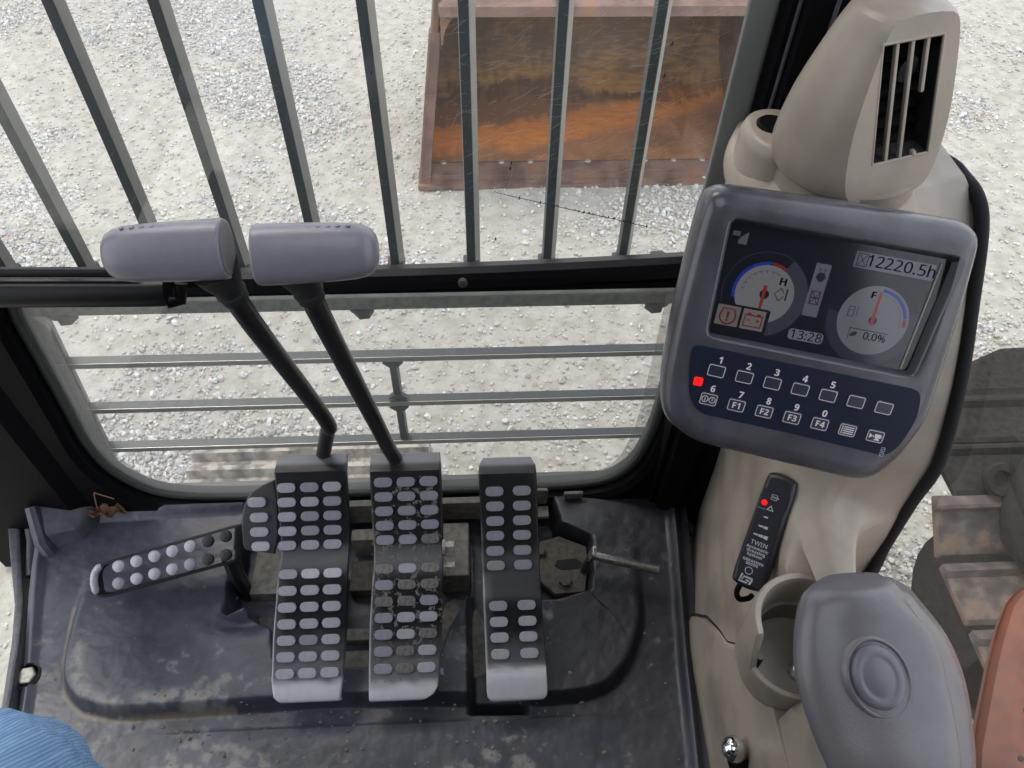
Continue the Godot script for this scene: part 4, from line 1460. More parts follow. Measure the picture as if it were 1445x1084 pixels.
	for q in [[0.062, 0.188], [0.062, 0.161]]:
		var xb := frame(Vector3(-0.111, 0.05, -0.347), Vector3.RIGHT, Vector3(0, 0.648, -0.7615))
		hex_bolt(b, "side_bolt", xb * Vector3(q[0] - 0.006, q[1], -0.022), Vector3.RIGHT, 0.0085, 0.016, M.zinc, 0.011)
	var mk := MB.new()
	mk.prism(poly([0, 0, 16, 5, 18, -4, 3, -9]), -0.001, 0.0006, frame(Vector3(-0.111, 0.05, -0.347), Vector3.RIGHT, Vector3(0, 0.648, -0.7615)) * Transform3D(Basis(), Vector3(0.028, 0.0085, -0.0035)))
	put("edge_notch", mk.mesh(), M.void, b)
	var mk2 := MB.new()
	mk2.prism(poly([0, 6, 6, 1, 26, -2, 25, -6, 4, -6]), -0.001, 0.0006, frame(Vector3(-0.233, 0.05, -0.35), Vector3.RIGHT, Vector3(0, 0.648, -0.7615)) * Transform3D(Basis(), Vector3(-0.0435, 0.0095, -0.0030)))
	put("edge_notch", mk2.mesh(), M.void, a)
	# right single pedal
	rows = []
	for q in [[0.0583, -0.0199, 0.0181], [0.0795, -0.0203, 0.0174], [0.0998, -0.0207, 0.0167], [0.1204, -0.0211, 0.0160], [0.170, -0.0227, 0.0135], [0.1895, -0.0229, 0.0131], [0.2098, -0.0226, 0.0131], [0.2294, -0.0221, 0.0135], [0.2492, -0.0219, 0.0138], [0.2691, -0.0221, 0.0141]]:
		rows.append(q)
	var prc := [Vector2(-0.006, -0.006), Vector2(-0.003, 0.002), Vector2(0.001, 0.0055), Vector2(0.012, 0.006), Vector2(0.026, 0.0055), Vector2(0.036, 0.0035), Vector2(0.048, 0.001), Vector2(0.09, -0.002), Vector2(0.125, -0.003), Vector2(0.145, -0.010), Vector2(0.16, -0.016), Vector2(0.18, -0.017), Vector2(0.23, -0.015), Vector2(0.286, -0.010), Vector2(0.293, -0.011), Vector2(0.302, -0.019), Vector2(0.311, -0.030)]
	ed = [[-0.004, -0.032, 0.034], [0.003, -0.0378, 0.040], [0.011, -0.0388, 0.041], [0.06, -0.0392, 0.0395], [0.1264, -0.0404, 0.0365], [0.2085, -0.0411, 0.0358], [0.293, -0.0427, 0.0342], [0.302, -0.0420, 0.0337], [0.311, -0.036, 0.028]]
	pedal("single_pedal", "narrow black pedal with two columns of studs, rightmost of the tall pedals", Vector3(0.038, 0.05, -0.339), prc, ed, rows, Color(0.018, 0.0175, 0.019), func(v, k): return M.stud if v < 0.11 else M.stud_dull, 0.040)

	# small rubber foot rest at the left
	var f := thing("foot_rest_pedal", "small black rubber pedal with round studs slanting up from the mat's left", "pedal", Vector3(-0.44, 0.09, -0.535), "studded pedals on the cab floor")
	var xr := frame(Vector3(-0.44, 0.09, -0.535), Vector3.RIGHT, Vector3(0, 0.6, -0.8))
	var bd := MB.new()
	bd.prism(rounded(poly([-109, -22, -107, -12, -99, -4, -86.8, 1, 87.7, 45, 93, 44, 94, 20, 92.5, -4, 88, -8, 66, -13, -86, -49.5, -98, -50.5, -105, -46]), 0.006), -0.022, 0.0, xr, 0.004)
	put("rubber_pad", bd.mesh(40), M.rubber, f)
	var tip := MB.new()
	tip.tube(curve([xr * Vector3(-0.098, -0.0045, -0.003), xr * Vector3(-0.1055, -0.016, -0.002), xr * Vector3(-0.1065, -0.030, -0.002), xr * Vector3(-0.1035, -0.044, -0.003)], 5), [0.003, 0.0045, 0.005, 0.0052, 0.0052, 0.0052, 0.0052, 0.0052, 0.0052, 0.0052, 0.0052, 0.005, 0.005, 0.005, 0.004, 0.003], 10)
	put("worn_tip", tip.mesh(60), M.worn_edge, f)
	var rs := MB.new()
	rs.lathe([[0.0083, -0.001], [0.0083, 0.0030], [0.0066, 0.0046], [0.0, 0.0050]], Transform3D(), 14)
	var round_ := rs.mesh(45)
	for k in 7:
		for r in 2:
			var t := k / 6.0
			var u := Vector2(lerpf(-71.2, 76.8, t), lerpf(-6.6, 30.0, t)) if r == 0 else Vector2(lerpf(-71.1, 76.7, t), lerpf(-30.1, 4.1, t))
			var m = M.stud if (k < 4 or (k == 4 and r == 0)) else (M.stud_dull if k == 4 else M.stud_black)
			put("round_stud", round_, M.stud_dull if k == 0 and r == 1 else m, f, xr * Transform3D(Basis(), Vector3(u.x * 0.001, u.y * 0.001, 0)))
	var ar := MB.new()
	ar.tube([xr * Vector3(0.075, 0.0, -0.02), Vector3(-0.362, 0.04, -0.535), Vector3(-0.358, -0.03, -0.53)], [0.013, 0.012, 0.011], 8)
	put("pedal_arm", ar.mesh(), M.rod, f)

	# plates and brackets under the pedals
	var k := thing("pedal_bracket", "dusty grey steel bracket plates in the mat cut-out under the pedals", "bracket", Vector3(-0.15, -0.05, -0.53))
	var base := MB.new()
	base.box(Vector3(-0.155, -0.030, -0.53), Vector3(0.44, 0.012, 0.28), 0.002)
	put("base_plate", base.mesh(), M.dirty_plate, k)
	for q in [["back_plate", -0.165, 0.030, -0.640, 0.40, 0.05, 0.012, 1], ["cross_plate", -0.175, 0.004, -0.600, 0.055, 0.05, 0.02, 0], ["cross_plate", -0.172, -0.012, -0.545, 0.06, 0.03, 0.05, 2], ["cross_plate", -0.172, -0.010, -0.455, 0.07, 0.016, 0.018, 1], ["side_bracket", -0.045, 0.0, -0.570, 0.045, 0.06, 0.09, 1], ["side_bracket", -0.325, -0.012, -0.56, 0.05, 0.03, 0.08, 1], ["valve_block", -0.232, -0.005, -0.51, 0.04, 0.04, 0.1, 2], ["cross_plate", -0.172, -0.012, -0.418, 0.075, 0.022, 0.025, 1]]:
		var mb := MB.new()
		mb.box(Vector3(q[1], q[2], q[3]), Vector3(q[4], q[5], q[6]), 0.002)
		put(q[0], mb.mesh(), [M.dirty_plate, M.dirty_plate, M.brown_plate][q[7]], k)
	for q in [[0.085, 0.046, -0.648, 0.034, 0.040, 0.006], [0.082, 0.030, -0.628, 0.042, 0.008, 0.02], [0.144, 0.040, -0.652, 0.03, 0.016, 0.006], [0.045, 0.024, -0.637, 0.07, 0.014, 0.008]]:
		var mb := MB.new()
		mb.box(Vector3(q[0], q[1], q[2]), Vector3(q[3], q[4], q[5]), 0.0015)
		put("clip", mb.mesh(), M.dirty_plate, k)
	# rusty lock plate with its pin at the right
	var lk := thing("lock_plate", "brown lock plate with a bolt right of the narrow pedal", "lock plate", Vector3(0.11, -0.01, -0.53))
	var pl := MB.new()
	pl.prism(poly([70, -585, 118, -600, 160, -580, 160, -552, 150, -505, 105, -503, 78, -530, 70, -540]), -0.008, 0.004, Transform3D(Basis(Vector3(1, 0, 0), Vector3(0, 0, 1), Vector3(0, 1, 0)), Vector3(0, 0.0, 0)), 0.0015)
	put("plate", pl.mesh(), M.brown_plate, lk)
	var sl := MB.new()
	sl.prism(poly([112, -558, 140, -560, 150, -554, 150, -543, 118, -541, 108, -548]), 0.0, 0.0046, Transform3D(Basis(Vector3(1, 0, 0), Vector3(0, 0, 1), Vector3(0, 1, 0)), Vector3(0, 0, 0)))
	put("slot", sl.mesh(), M.void, lk)
	hex_bolt(lk, "bolt", Vector3(0.121, 0.004, -0.521), Vector3(0.05, 1, 0.1), 0.0095, 0.009, M.brown_plate, 0.012)
	hex_bolt(lk, "bolt", Vector3(0.086, 0.004, -0.572), Vector3(0.05, 1, 0.1), 0.0085, 0.009, M.brown_plate, 0.011)
	var pin := thing("lock_pin", "short steel pin lever with a flat end plate lying right of the narrow pedal", "pin", Vector3(0.16, 0.03, -0.53))
	var a0 := Vector3(0.157, 0.073, -0.528)
	var a1 := Vector3(0.2515, 0.064, -0.5065)
	var pm := MB.new()
	pm.tube([a0, a0.lerp(a1, 0.12), a0.lerp(a1, 0.97), a1], [0.0062, 0.0066, 0.0072, 0.0062], 14)
	put("rod", pm.mesh(50), M.steel, pin)
	var ps := MB.new()
	ps.prism(soften(poly([-8, 17, 8, 17, 9, 5, 7, -15, -7, -15, -9, 5]), 1), -0.0028, 0.0028, frame(a0 + Vector3(-0.001, 0.002, 0), Vector3(0.15, 0.1, -1), Vector3(0.1, 0.85, 0.3)), 0.001)
	put("end_plate", ps.mesh(40), M.steel, pin)
	var pb := MB.new()
	pb.tube([a0 + Vector3(-0.002, 0, 0), Vector3(0.152, 0.04, -0.535), Vector3(0.150, -0.01, -0.54)], [0.005], 8)
	put("shank", pb.mesh(), M.brown_plate, pin)


# ---------------------------------------------------------------- travel levers
func build_levers() -> void:
	var spec := [
		["left travel lever, its grey grip's flat end facing the other lever", [Vector3(-0.227, 0.606, -0.531), Vector3(-0.217, 0.540, -0.540), Vector3(-0.196, 0.37, -0.582), Vector3(-0.190, 0.312, -0.594), Vector3(-0.1945, 0.294, -0.600), Vector3(-0.212, 0.230, -0.610), Vector3(-0.228, 0.165, -0.616), Vector3(-0.235, -0.03, -0.622)], Vector3(-0.2660, 0.647, -0.5275), 1.0],
		["right travel lever with a grey grip rounded at its right end", [Vector3(-0.1565, 0.606, -0.530), Vector3(-0.148, 0.540, -0.537), Vector3(-0.1245, 0.32, -0.578), Vector3(-0.1205, 0.272, -0.588), Vector3(-0.117, 0.245, -0.594), Vector3(-0.113, 0.210, -0.602), Vector3(-0.108, 0.15, -0.612), Vector3(-0.105, -0.03, -0.62)], Vector3(-0.1365, 0.6485, -0.5215), -1.0]]
	for s in spec:
		var t := thing("travel_lever", s[0], "travel lever", Vector3(s[1][7].x, -0.03, -0.62), "travel levers behind the pedals")
		var rod := MB.new()
		rod.tube(curve(s[1], 5), [0.0112, 0.0111, 0.011, 0.0109, 0.0108, 0.0107, 0.0105, 0.0104, 0.0102, 0.0100, 0.0098], 16)
		put("rod", rod.mesh(60), M.rod, t)
		var p0: Vector3 = s[1][0]
		var d: Vector3 = (s[1][1] - p0).normalized()
		var bt := MB.new()
		bt.tube([p0 - d * 0.024, p0 - d * 0.010, p0 + d * 0.002, p0 + d * 0.008, p0 + d * 0.010, p0 + d * 0.013, p0 + d * 0.020, p0 + d * 0.021], [0.022, 0.0185, 0.0142, 0.0132, 0.0146, 0.0132, 0.0128, 0.0116], 18)
		put("collar", bt.mesh(35), M.rubber, t)
		# grip: one end flat, the other rounded
		var ax := Vector3(1, 0.045 if s[3] > 0 else 0.030, 0.0).normalized()
		var xf := frame(s[2], ax, Vector3(0, 0.77, -0.64))
		var rings := []
		for q in [[-0.0565, 0.10], [-0.0562, 0.30], [-0.0545, 0.52], [-0.0505, 0.71], [-0.044, 0.84], [-0.034, 0.915], [-0.015, 0.955], [0.015, 0.99], [0.040, 1.0], [0.0535, 1.0], [0.0555, 0.97], [0.0563, 0.90]]:
			var g := PackedVector3Array()
			for i in 28:
				var a := TAU * i / 28
				var cx := signf(cos(a)) * pow(absf(cos(a)), 0.86)
				var cy := signf(sin(a)) * pow(absf(sin(a)), 0.86)
				g.append(xf * Vector3(q[0] * 0.93 * s[3], cx * 0.0262 * q[1], cy * 0.0215 * q[1]))
			rings.append(g)
		var gr := MB.new()
		gr.loft(rings)
		put("grip", gr.mesh(50), M.grip, t)
		var dm := MB.new()
		for r in 1:
			for k in (8 if r == 0 else 5):
				var a := 0.58 if r == 0 else 1.32
				var e := Vector2(pow(cos(a), 0.86) * 0.0262, pow(sin(a), 0.86) * 0.0215)
				var q := xf * Vector3((-0.030 + (0.0085 if r == 0 else 0.0075) * k) * s[3], e.x * 0.972, e.y * 0.972)
				var out := xf.basis * Vector3(0, cos(a) * 0.0215, sin(a) * 0.0262).normalized()
				dm.lathe([[0.0021, -0.0008], [0.0019, 0.00025], [0.0013, 0.0004], [0.0008, 0.0001], [0.0, 0.00005]], frame(q, xf.basis.x, out.cross(xf.basis.x)), 10)
		put("grip_dimples", dm.mesh(60), M.grip, t)
		if s[3] > 0:
			var fc := MB.new()
			var pf := PackedVector2Array()
			for i in 24:
				var a := TAU * i / 24
				pf.append(Vector2(signf(cos(a)) * pow(absf(cos(a)), 0.86) * 0.0220, signf(sin(a)) * pow(absf(sin(a)), 0.86) * 0.0176))
			fc.prism(pf, 0.0, 0.0010, Transform3D(Basis(xf.basis.y, xf.basis.z, xf.basis.x), xf * Vector3(0.0521, 0, 0)), 0.0004)
			put("end_cap", fc.mesh(30), mat(Color(0.14, 0.135, 0.14), 0.55), t)


# ---------------------------------------------------------------- air vent on the console's top
func build_vent() -> void:
	var t := thing("air_vent", "beige swivelling air vent head with dark slots and one broken slat", "air vent", Vector3(0.311, 0.69, -0.55))
	var nh := deg_to_rad(72)
	var rows := [[0.7135, 0.0600, 0], [0.7165, 0.0626, 0], [0.722, 0.0640, 0], [0.730, 0.0643, 0], [0.742, 0.0634, 1], [0.754, 0.0618, 1], [0.768, 0.0594, 1], [0.782, 0.0560, 1], [0.796, 0.0520, 1], [0.810, 0.0478, 1], [0.822, 0.0440, 1], [0.8295, 0.0412, 0], [0.836, 0.0385, 0], [0.8405, 0.0355, 0], [0.8435, 0.031, 0], [0.845, 0.024, 0], [0.8455, 0.012, 0]]
	var axis := func(y: float) -> Vector3:
		return Vector3(0.3125, y, -0.550)
	var cut := func(y: float) -> float:
		return 0.047 - 0.235 * (y - 0.735)
	var en := Vector3(cos(nh), 0, sin(nh))
	var eu := Vector3(sin(nh), 0, -cos(nh))
	var mb := MB.new()
	var rings := []
	var cols := 7
	for r in rows:
		var y: float = r[0]
		var c: float = cut.call(y)
		var rad: float = r[1]
		var phi := acos(clampf(c / rad, -1, 0.9995))
		var e := c * tan(phi)
		var o: Vector3 = axis.call(y)
		var g := PackedVector3Array()
		var sh := 0.0065 - 0.16 * (clampf(y, 0.742, 0.8295) - 0.742)
		var us := [-e, -0.0270 + sh, -0.0135 + sh, sh, 0.0135 + sh, 0.0270 + sh, e]
		for u in us:
			g.append(o + en * c + eu * clampf(u, -e, e))
		for k in range(1, 48):
			var a := phi + (TAU - 2.0 * phi) * k / 48.0
			# eu runs towards -angle, so go on past the right edge
			g.append(o + (en * cos(a) + eu * sin(a)) * rad)
		rings.append(g)
	for k in rings.size() - 1:
		var n: int = rings[k].size()
		for i in n:
			var j := (i + 1) % n
			if rows[k][2] == 1 and i >= 1 and i <= 4:
				continue
			mb.quad(rings[k][i], rings[k + 1][i], rings[k + 1][j], rings[k][j])
	var top: PackedVector3Array = rings[-1]
	var mid := Vector3.ZERO
	for p in top:
		mid += p
	for i in top.size():
		mb.tri(mid / top.size(), top[(i + 1) % top.size()], top[i])
	put("vent_head", mb.mesh(24), M.beige, t)
	# neck ring and base
	var nk := MB.new()
	nk.lathe([[0.058, -0.022], [0.0585, -0.006], [0.0575, 0.0], [0.0575, 0.004]], frame(Vector3(0.313, 0.712, -0.550), Vector3.RIGHT, Vector3(0, 0, -1)), 48)
	put("neck_ring", nk.mesh(40), M.beige, t)
	var bs := MB.new()
	bs.lathe([[0.075, -0.02], [0.066, -0.006], [0.060, 0.002], [0.0585, 0.006], [0.0, 0.006]], frame(Vector3(0.315, 0.696, -0.552), Vector3.RIGHT, Vector3(0, 0, -1)), 48)
	put("base_collar", bs.mesh(40), M.beige, t)
	# dark duct behind the opening
	var y0 := 0.742
	var y1 := 0.8295
	var at := func(u: float, y: float, depth: float) -> Vector3:
		return axis.call(y) + en * (cut.call(y) - depth) + eu * (u + 0.0065 - 0.16 * (clampf(y, 0.742, 0.8295) - 0.742))
	var du := MB.new()
	for q in [[-0.0270, y0, -0.0270, y1], [0.0270, y0, 0.0270, y1], [-0.0270, y0, 0.0270, y0], [-0.0270, y1, 0.0270, y1]]:
		du.quad(at.call(q[0], q[1], 0.0002), at.call(q[2], q[3], 0.0002), at.call(q[2] * 0.8, lerpf(q[3], 0.78, 0.25), 0.036), at.call(q[0] * 0.8, lerpf(q[1], 0.78, 0.25), 0.036))
	du.quad(at.call(-0.022, 0.745, 0.034), at.call(0.022, 0.745, 0.034), at.call(0.022, 0.822, 0.034), at.call(-0.022, 0.822, 0.034))
	put("duct", du.mesh(20), M.void, t)
	# opening rim
	var rim := MB.new()
	for q in [[-0.0270, y0, -0.0270, y1], [0.0270, y0, 0.0270, y1], [-0.0270, y0, 0.0270, y0], [-0.0270, y1, 0.0270, y1]]:
		rim.tube([at.call(q[0], q[1], 0.0008), at.call(q[2], q[3], 0.0008)], [0.0013], 6)
	put("opening_rim", rim.mesh(70), M.beige, t)
	# upright slats; the third is broken off half way
	for k in 3:
		var u := -0.0135 + 0.0135 * k
		var lo := y0 if k < 2 else 0.790
		var s := MB.new()
		var a: Vector3 = at.call(u, lo, 0.0025)
		var b: Vector3 = at.call(u, y1, 0.0025)
		s.box((a + b) * 0.5, Vector3(0.0034, a.distance_to(b), 0.0042), 0.0011, Basis(eu, (b - a).normalized(), eu.cross((b - a).normalized())))
		put("slat", s.mesh(30), M.beige, t, Transform3D(), "broken off short" if k == 2 else "")
	var nub := MB.new()
	nub.ball(at.call(0.0135, y0 + 0.0012, 0.003), Vector3(0.0028, 0.0028, 0.004), Basis(), 10, 6)
	put("slat_stub", nub.mesh(), M.beige, t)
	for k in 6:
		var y := 0.752 + 0.0125 * k
		var l := MB.new()
		var c: Vector3 = at.call(0.0, y, 0.017)
		l.box(c, Vector3(0.050, 0.0012, 0.012), 0.0003, Basis(eu, Vector3.UP, eu.cross(Vector3.UP)) * Basis(Vector3.RIGHT, 0.45))
		put("louver", l.mesh(30), M.black, t)
	var kn := MB.new()
	kn.lathe([[0.008, 0.0], [0.008, 0.002], [0.0, 0.003]], Transform3D(Basis(eu, Vector3.UP, eu.cross(Vector3.UP)), at.call(0.006, 0.804, 0.012)), 16, 1.0, 1.3)
	put("louver_knob", kn.mesh(), M.black_gloss, t)


# ---------------------------------------------------------------- monitor
const MON_O := Vector3(0.190, 0.729, -0.452)
const MON_X := Vector3(0.976, -0.098, 0.193)
const MON_Y := Vector3(0.185, 0.841, -0.509)


func star(pg: PackedVector2Array, c: Vector2, n: int) -> PackedVector2Array:
	# the outline's points in n directions round c
	var o := PackedVector2Array()
	for k in n:
		var d := Vector2.from_angle(TAU * (k + 0.5) / n)
		var best := 0.0
		for i in pg.size():
			var h = Geometry2D.segment_intersects_segment(c, c + d, pg[i], pg[(i + 1) % pg.size()])
			if h != null:
				best = maxf(best, (h - c).length())
		o.append(c + d * best)
	return o


func build_monitor() -> void:
	var xf := frame(MON_O, MON_X, MON_Y)
	var t := thing("monitor", "grey dashboard monitor showing two round gauges above numbered buttons", "monitor", xf * Vector3(0.08, -0.18, -0.05))
	var N := 160
	var c := Vector2(0.083, -0.060)
	var out := star(rounded(poly([-22, 23, 80, 27, 182, 29, 187, -30, 191, -118, 189, -132, 180, -160, 162, -186, 90, -182, 18, -179, -4, -168, -14, -156, -21, -130, -24.5, -80, -24.5, 0]), 0.020, 6), c, N)
	var inn := star(rounded(poly([-1.5, 2, 80, 2.5, 172, 3.5, 165.5, -90.5, 84, -89.5, 3, -88.5]), 0.006), c, N)
	var inn2 := star(rounded(poly([1.0, -0.3, 168.5, 0.8, 163.5, -88.5, 5.2, -87.2]), 0.003), c, N)
	var rings := []
	var lay := [[MB.inset(out, 0.020), -0.062], [MB.inset(out, 0.008), -0.052], [out, -0.030], [MB.inset(out, -0.0015), -0.018], [MB.inset(out, 0.0010), -0.0085], [MB.inset(out, 0.0055), -0.0028], [MB.inset(out, 0.0120), -0.0004], [MB.inset(out, 0.016), 0.0], [MB.inset(inn, -0.0022), 0.0], [MB.inset(inn, -0.0008), -0.0008], [inn, -0.0026], [inn2, -0.0092]]
	for l in lay:
		var g := PackedVector3Array()
		for p in star(l[0], c, N):
			g.append(xf * Vector3(p.x, p.y, l[1]))
		rings.append(g)
	var body := MB.new()
	body.loft(rings.slice(0, 11), true, false)
	body.loft(rings.slice(0, 1) + [rings[0]], true, true)
	put("housing", body.mesh(42), M.monitor, t)
	var rec := MB.new()
	rec.loft(rings.slice(10, 12), true, false)
	put("screen_recess", rec.mesh(40), M.monitor_inner, t)
	# the screen
	var sm := StandardMaterial3D.new()
	var im := screen_image()
	sm.albedo_color = Color(0.012, 0.013, 0.018).linear_to_srgb()
	sm.roughness = 0.12
	sm.emission_enabled = true
	sm.emission_texture = im
	sm.emission_operator = BaseMaterial3D.EMISSION_OP_MULTIPLY
	sm.emission = Color.WHITE
	sm.emission_energy_multiplier = 0.10
	var sc := MB.new()
	for q in [[0, 1, 2], [0, 2, 3]]:
		var pts := [Vector3(0.0, 0.002, -0.0095), Vector3(0.170, 0.002, -0.0095), Vector3(0.170, -0.091, -0.0095), Vector3(0.0, -0.091, -0.0095)]
		sc.tri(xf * pts[q[0]], xf * pts[q[1]], xf * pts[q[2]])
	var inv := xf.affine_inverse()
	var uvf := func(p: Vector3) -> Vector2:
		var q := inv * p
		return Vector2(q.x / 0.170, (0.002 - q.y) / 0.093)
	var screen := put("screen", sc.mesh(30, uvf), sm, t)
	var px := xf * Transform3D(Basis(), Vector3(0, 0, -0.0093))
	var lab := func(s: String, u: float, v: float, h: float, m: Material, bold := false, squeeze := 1.0) -> void:
		text("screen_text", s, h * 0.001, px * Transform3D(Basis(), Vector3(u * 0.001, v * 0.001, 0)), m, screen, bold, 0.0002, squeeze)
	var ink := mat(Color(0.004, 0.004, 0.006), 0.9)
	ink.metallic_specular = 0.1
	lab.call("H", 50.9, -38.1, 5.6, ink, true, 1.2)
	lab.call("F", 120.3, -35.3, 5.2, ink, true, 1.2)
	lab.call("12220.5h", 133.5, -10.8, 8.2, ink, false, 1.12)
	lab.call("13:28", 79.5, -76.0, 6.6, ink, false, 1.12)
	lab.call("0.0%", 130.5, -67.2, 5.6, ink, false, 1.05)
	var hair := MB.new()
	hair.box(xf * Vector3(0.1595, -0.045, -0.0088), Vector3(0.0009, 0.084, 0.0009), 0.0, xf.basis * Basis(Vector3(0, 0, 1), deg_to_rad(-2.6)))
	put("screen_edge", hair.mesh(), mat(Color(0.30, 0.27, 0.22), 0.4), t)
	# navy key field
	var pf := MB.new()
	pf.prism(rounded(poly([-5.5, -96, 84, -97.5, 174.5, -99, 178.5, -121, 173, -146, 165, -157, 90, -153, 12, -150.5, 1, -138, -6, -106]), 0.008), -0.001, 0.0008, xf, 0.0003)
	put("key_field", pf.mesh(30), M.navy, t)
	var key_m := mat(Color(0.020, 0.025, 0.044), 0.3)
	for k in 14:
		var i := k % 7
		var p := Vector2(16.6 + 22.33 * i, -113.9 - 0.72 * i) if k < 7 else Vector2(16.4 + 22.5 * i, -137.7 - 0.74 * i)
		var at := xf * Transform3D(Basis(Vector3(0, 0, 1), -0.033), Vector3(p.x * 0.001, p.y * 0.001, 0.0008))
		var kb := MB.new()
		kb.prism(rrect(0.0142, 0.0106, 0.0018), -0.0004, 0.0007, at, 0.0005, 0.0)
		var key := put("button", kb.mesh(30), key_m, t)
		var kr := MB.new()
		kr.ring(rrect(0.0130, 0.0092, 0.0015), rrect(0.0121, 0.0083, 0.0011), 0.0006, 0.00085, at)
		put("button_outline", kr.mesh(), M.legend, key)
		var f := at * Transform3D(Basis(), Vector3(0, 0, 0.0009))
		if k >= 8 and k <= 11:
			text("legend", "F%d" % (k - 7), 0.0049, f, M.legend, key)
		elif k == 7:
			var g := MB.new()
			for s in [-0.0029, 0.0029]:
				g.ring(circle(0.0027, 16, Vector2(s, 0)), circle(0.0022, 16, Vector2(s, 0)), -0.0002, 0.0001, f)
				g.box(f * Vector3(s, 0.0003 * signf(s), 0), Vector3(0.0006, 0.0025, 0.0003), 0.0, f.basis)
			put("legend", g.mesh(), M.legend, key)
		elif k == 12:
			var g := MB.new()
			for r in 4:
				var y := 0.0025 - 0.0017 * r
				g.box(f * Vector3(0.0008, y, 0), Vector3(0.0080, 0.0008, 0.0003), 0.0, f.basis)
				g.box(f * Vector3(-0.0044, y, 0), Vector3(0.0010, 0.0010, 0.0003), 0.0, f.basis)
			put("legend", g.mesh(), M.legend, key)
		elif k == 13:
			var g := MB.new()
			g.prism(poly([-4.8, 1.7, -4.2, 1.7, -2.6, 0.4, -2.6, -0.4, -4.2, -1.7, -4.8, -1.7]), -0.0002, 0.0001, f)
			g.box(f * Vector3(-0.0016, 0, 0), Vector3(0.0010, 0.0010, 0.0003), 0.0, f.basis)
			g.box(f * Vector3(0.0018, 0.0005, 0), Vector3(0.0046, 0.0030, 0.0003), 0.0, f.basis)
			g.prism(poly([4.1, 0.4, 4.9, 1.0, 4.9, -0.6, 4.1, 0.0]), -0.0002, 0.0001, f)
			g.prism(poly([1.0, -1.0, 2.6, -1.0, 4.2, -3.2, 3.3, -3.2, 1.8, -1.8, 0.3, -3.2, -0.6, -3.2]), -0.0002, 0.0001, f)
			put("legend", g.mesh(), M.legend, key)
		if (k < 5) or (k >= 7 and k < 12):
			var num := str(k + 1) if k < 5 else str((k - 1) % 10)
			text("numeral", num, 0.0054, xf * Transform3D(Basis(Vector3(0, 0, 1), -0.033), Vector3((p.x + 1.6) * 0.001, (p.y + 9.0) * 0.001, 0.0010)), M.legend, t)
	var ld := MB.new()
	ld.prism(rrect(0.0070, 0.0068, 0.0012), -0.0004, 0.0006, xf * Transform3D(Basis(), Vector3(0.0050, -0.1250, 0.0008)), 0.0004, 0.0)
	put("warning_lamp", ld.mesh(), M.red_glow, t)
	var lx := MB.new()
	lx.box(xf * Vector3(0.0050, -0.1248, 0.00145), Vector3(0.0008, 0.004, 0.0002), 0.0, xf.basis)
	put("lamp_mark", lx.mesh(), M.void, t)
	var sg := MB.new()
	for r in [0.0, -0.0042]:
		sg.ring(rrect(0.0034, 0.0036, 0.0004, 1), rrect(0.0026, 0.0028, 0.0003, 1), -0.0002, 0.0001, xf * Transform3D(Basis(), Vector3(0.161, -0.1518 + r, 0.0010)))
		sg.box(xf * Vector3(0.161, -0.1518 + r, 0.0010), Vector3(0.003, 0.0005, 0.0002), 0.0, xf.basis * Basis(Vector3(0, 0, 1), 0.8))
	put("field_mark", sg.mesh(), mat(Color(0.25, 0.27, 0.36), 0.5), t)
	# stalk that carries it
	var st := MB.new()
	st.box(xf * Vector3(0.085, -0.06, -0.075), Vector3(0.10, 0.09, 0.05), 0.012, xf.basis)
	put("mounting_block", st.mesh(), M.black, t)
	var sm2 := MB.new()
	sm2.prism(soften(poly([0, 0, 7, 1.5, 12, 0.6, 7, -1, 2, -1]), 2), -0.0001, 0.00015, xf * Transform3D(Basis(Vector3.RIGHT, -0.9), Vector3(0.118, 0.0226, -0.0045)))
	put("scuff_mark", sm2.mesh(), M.monitor_inner, t)


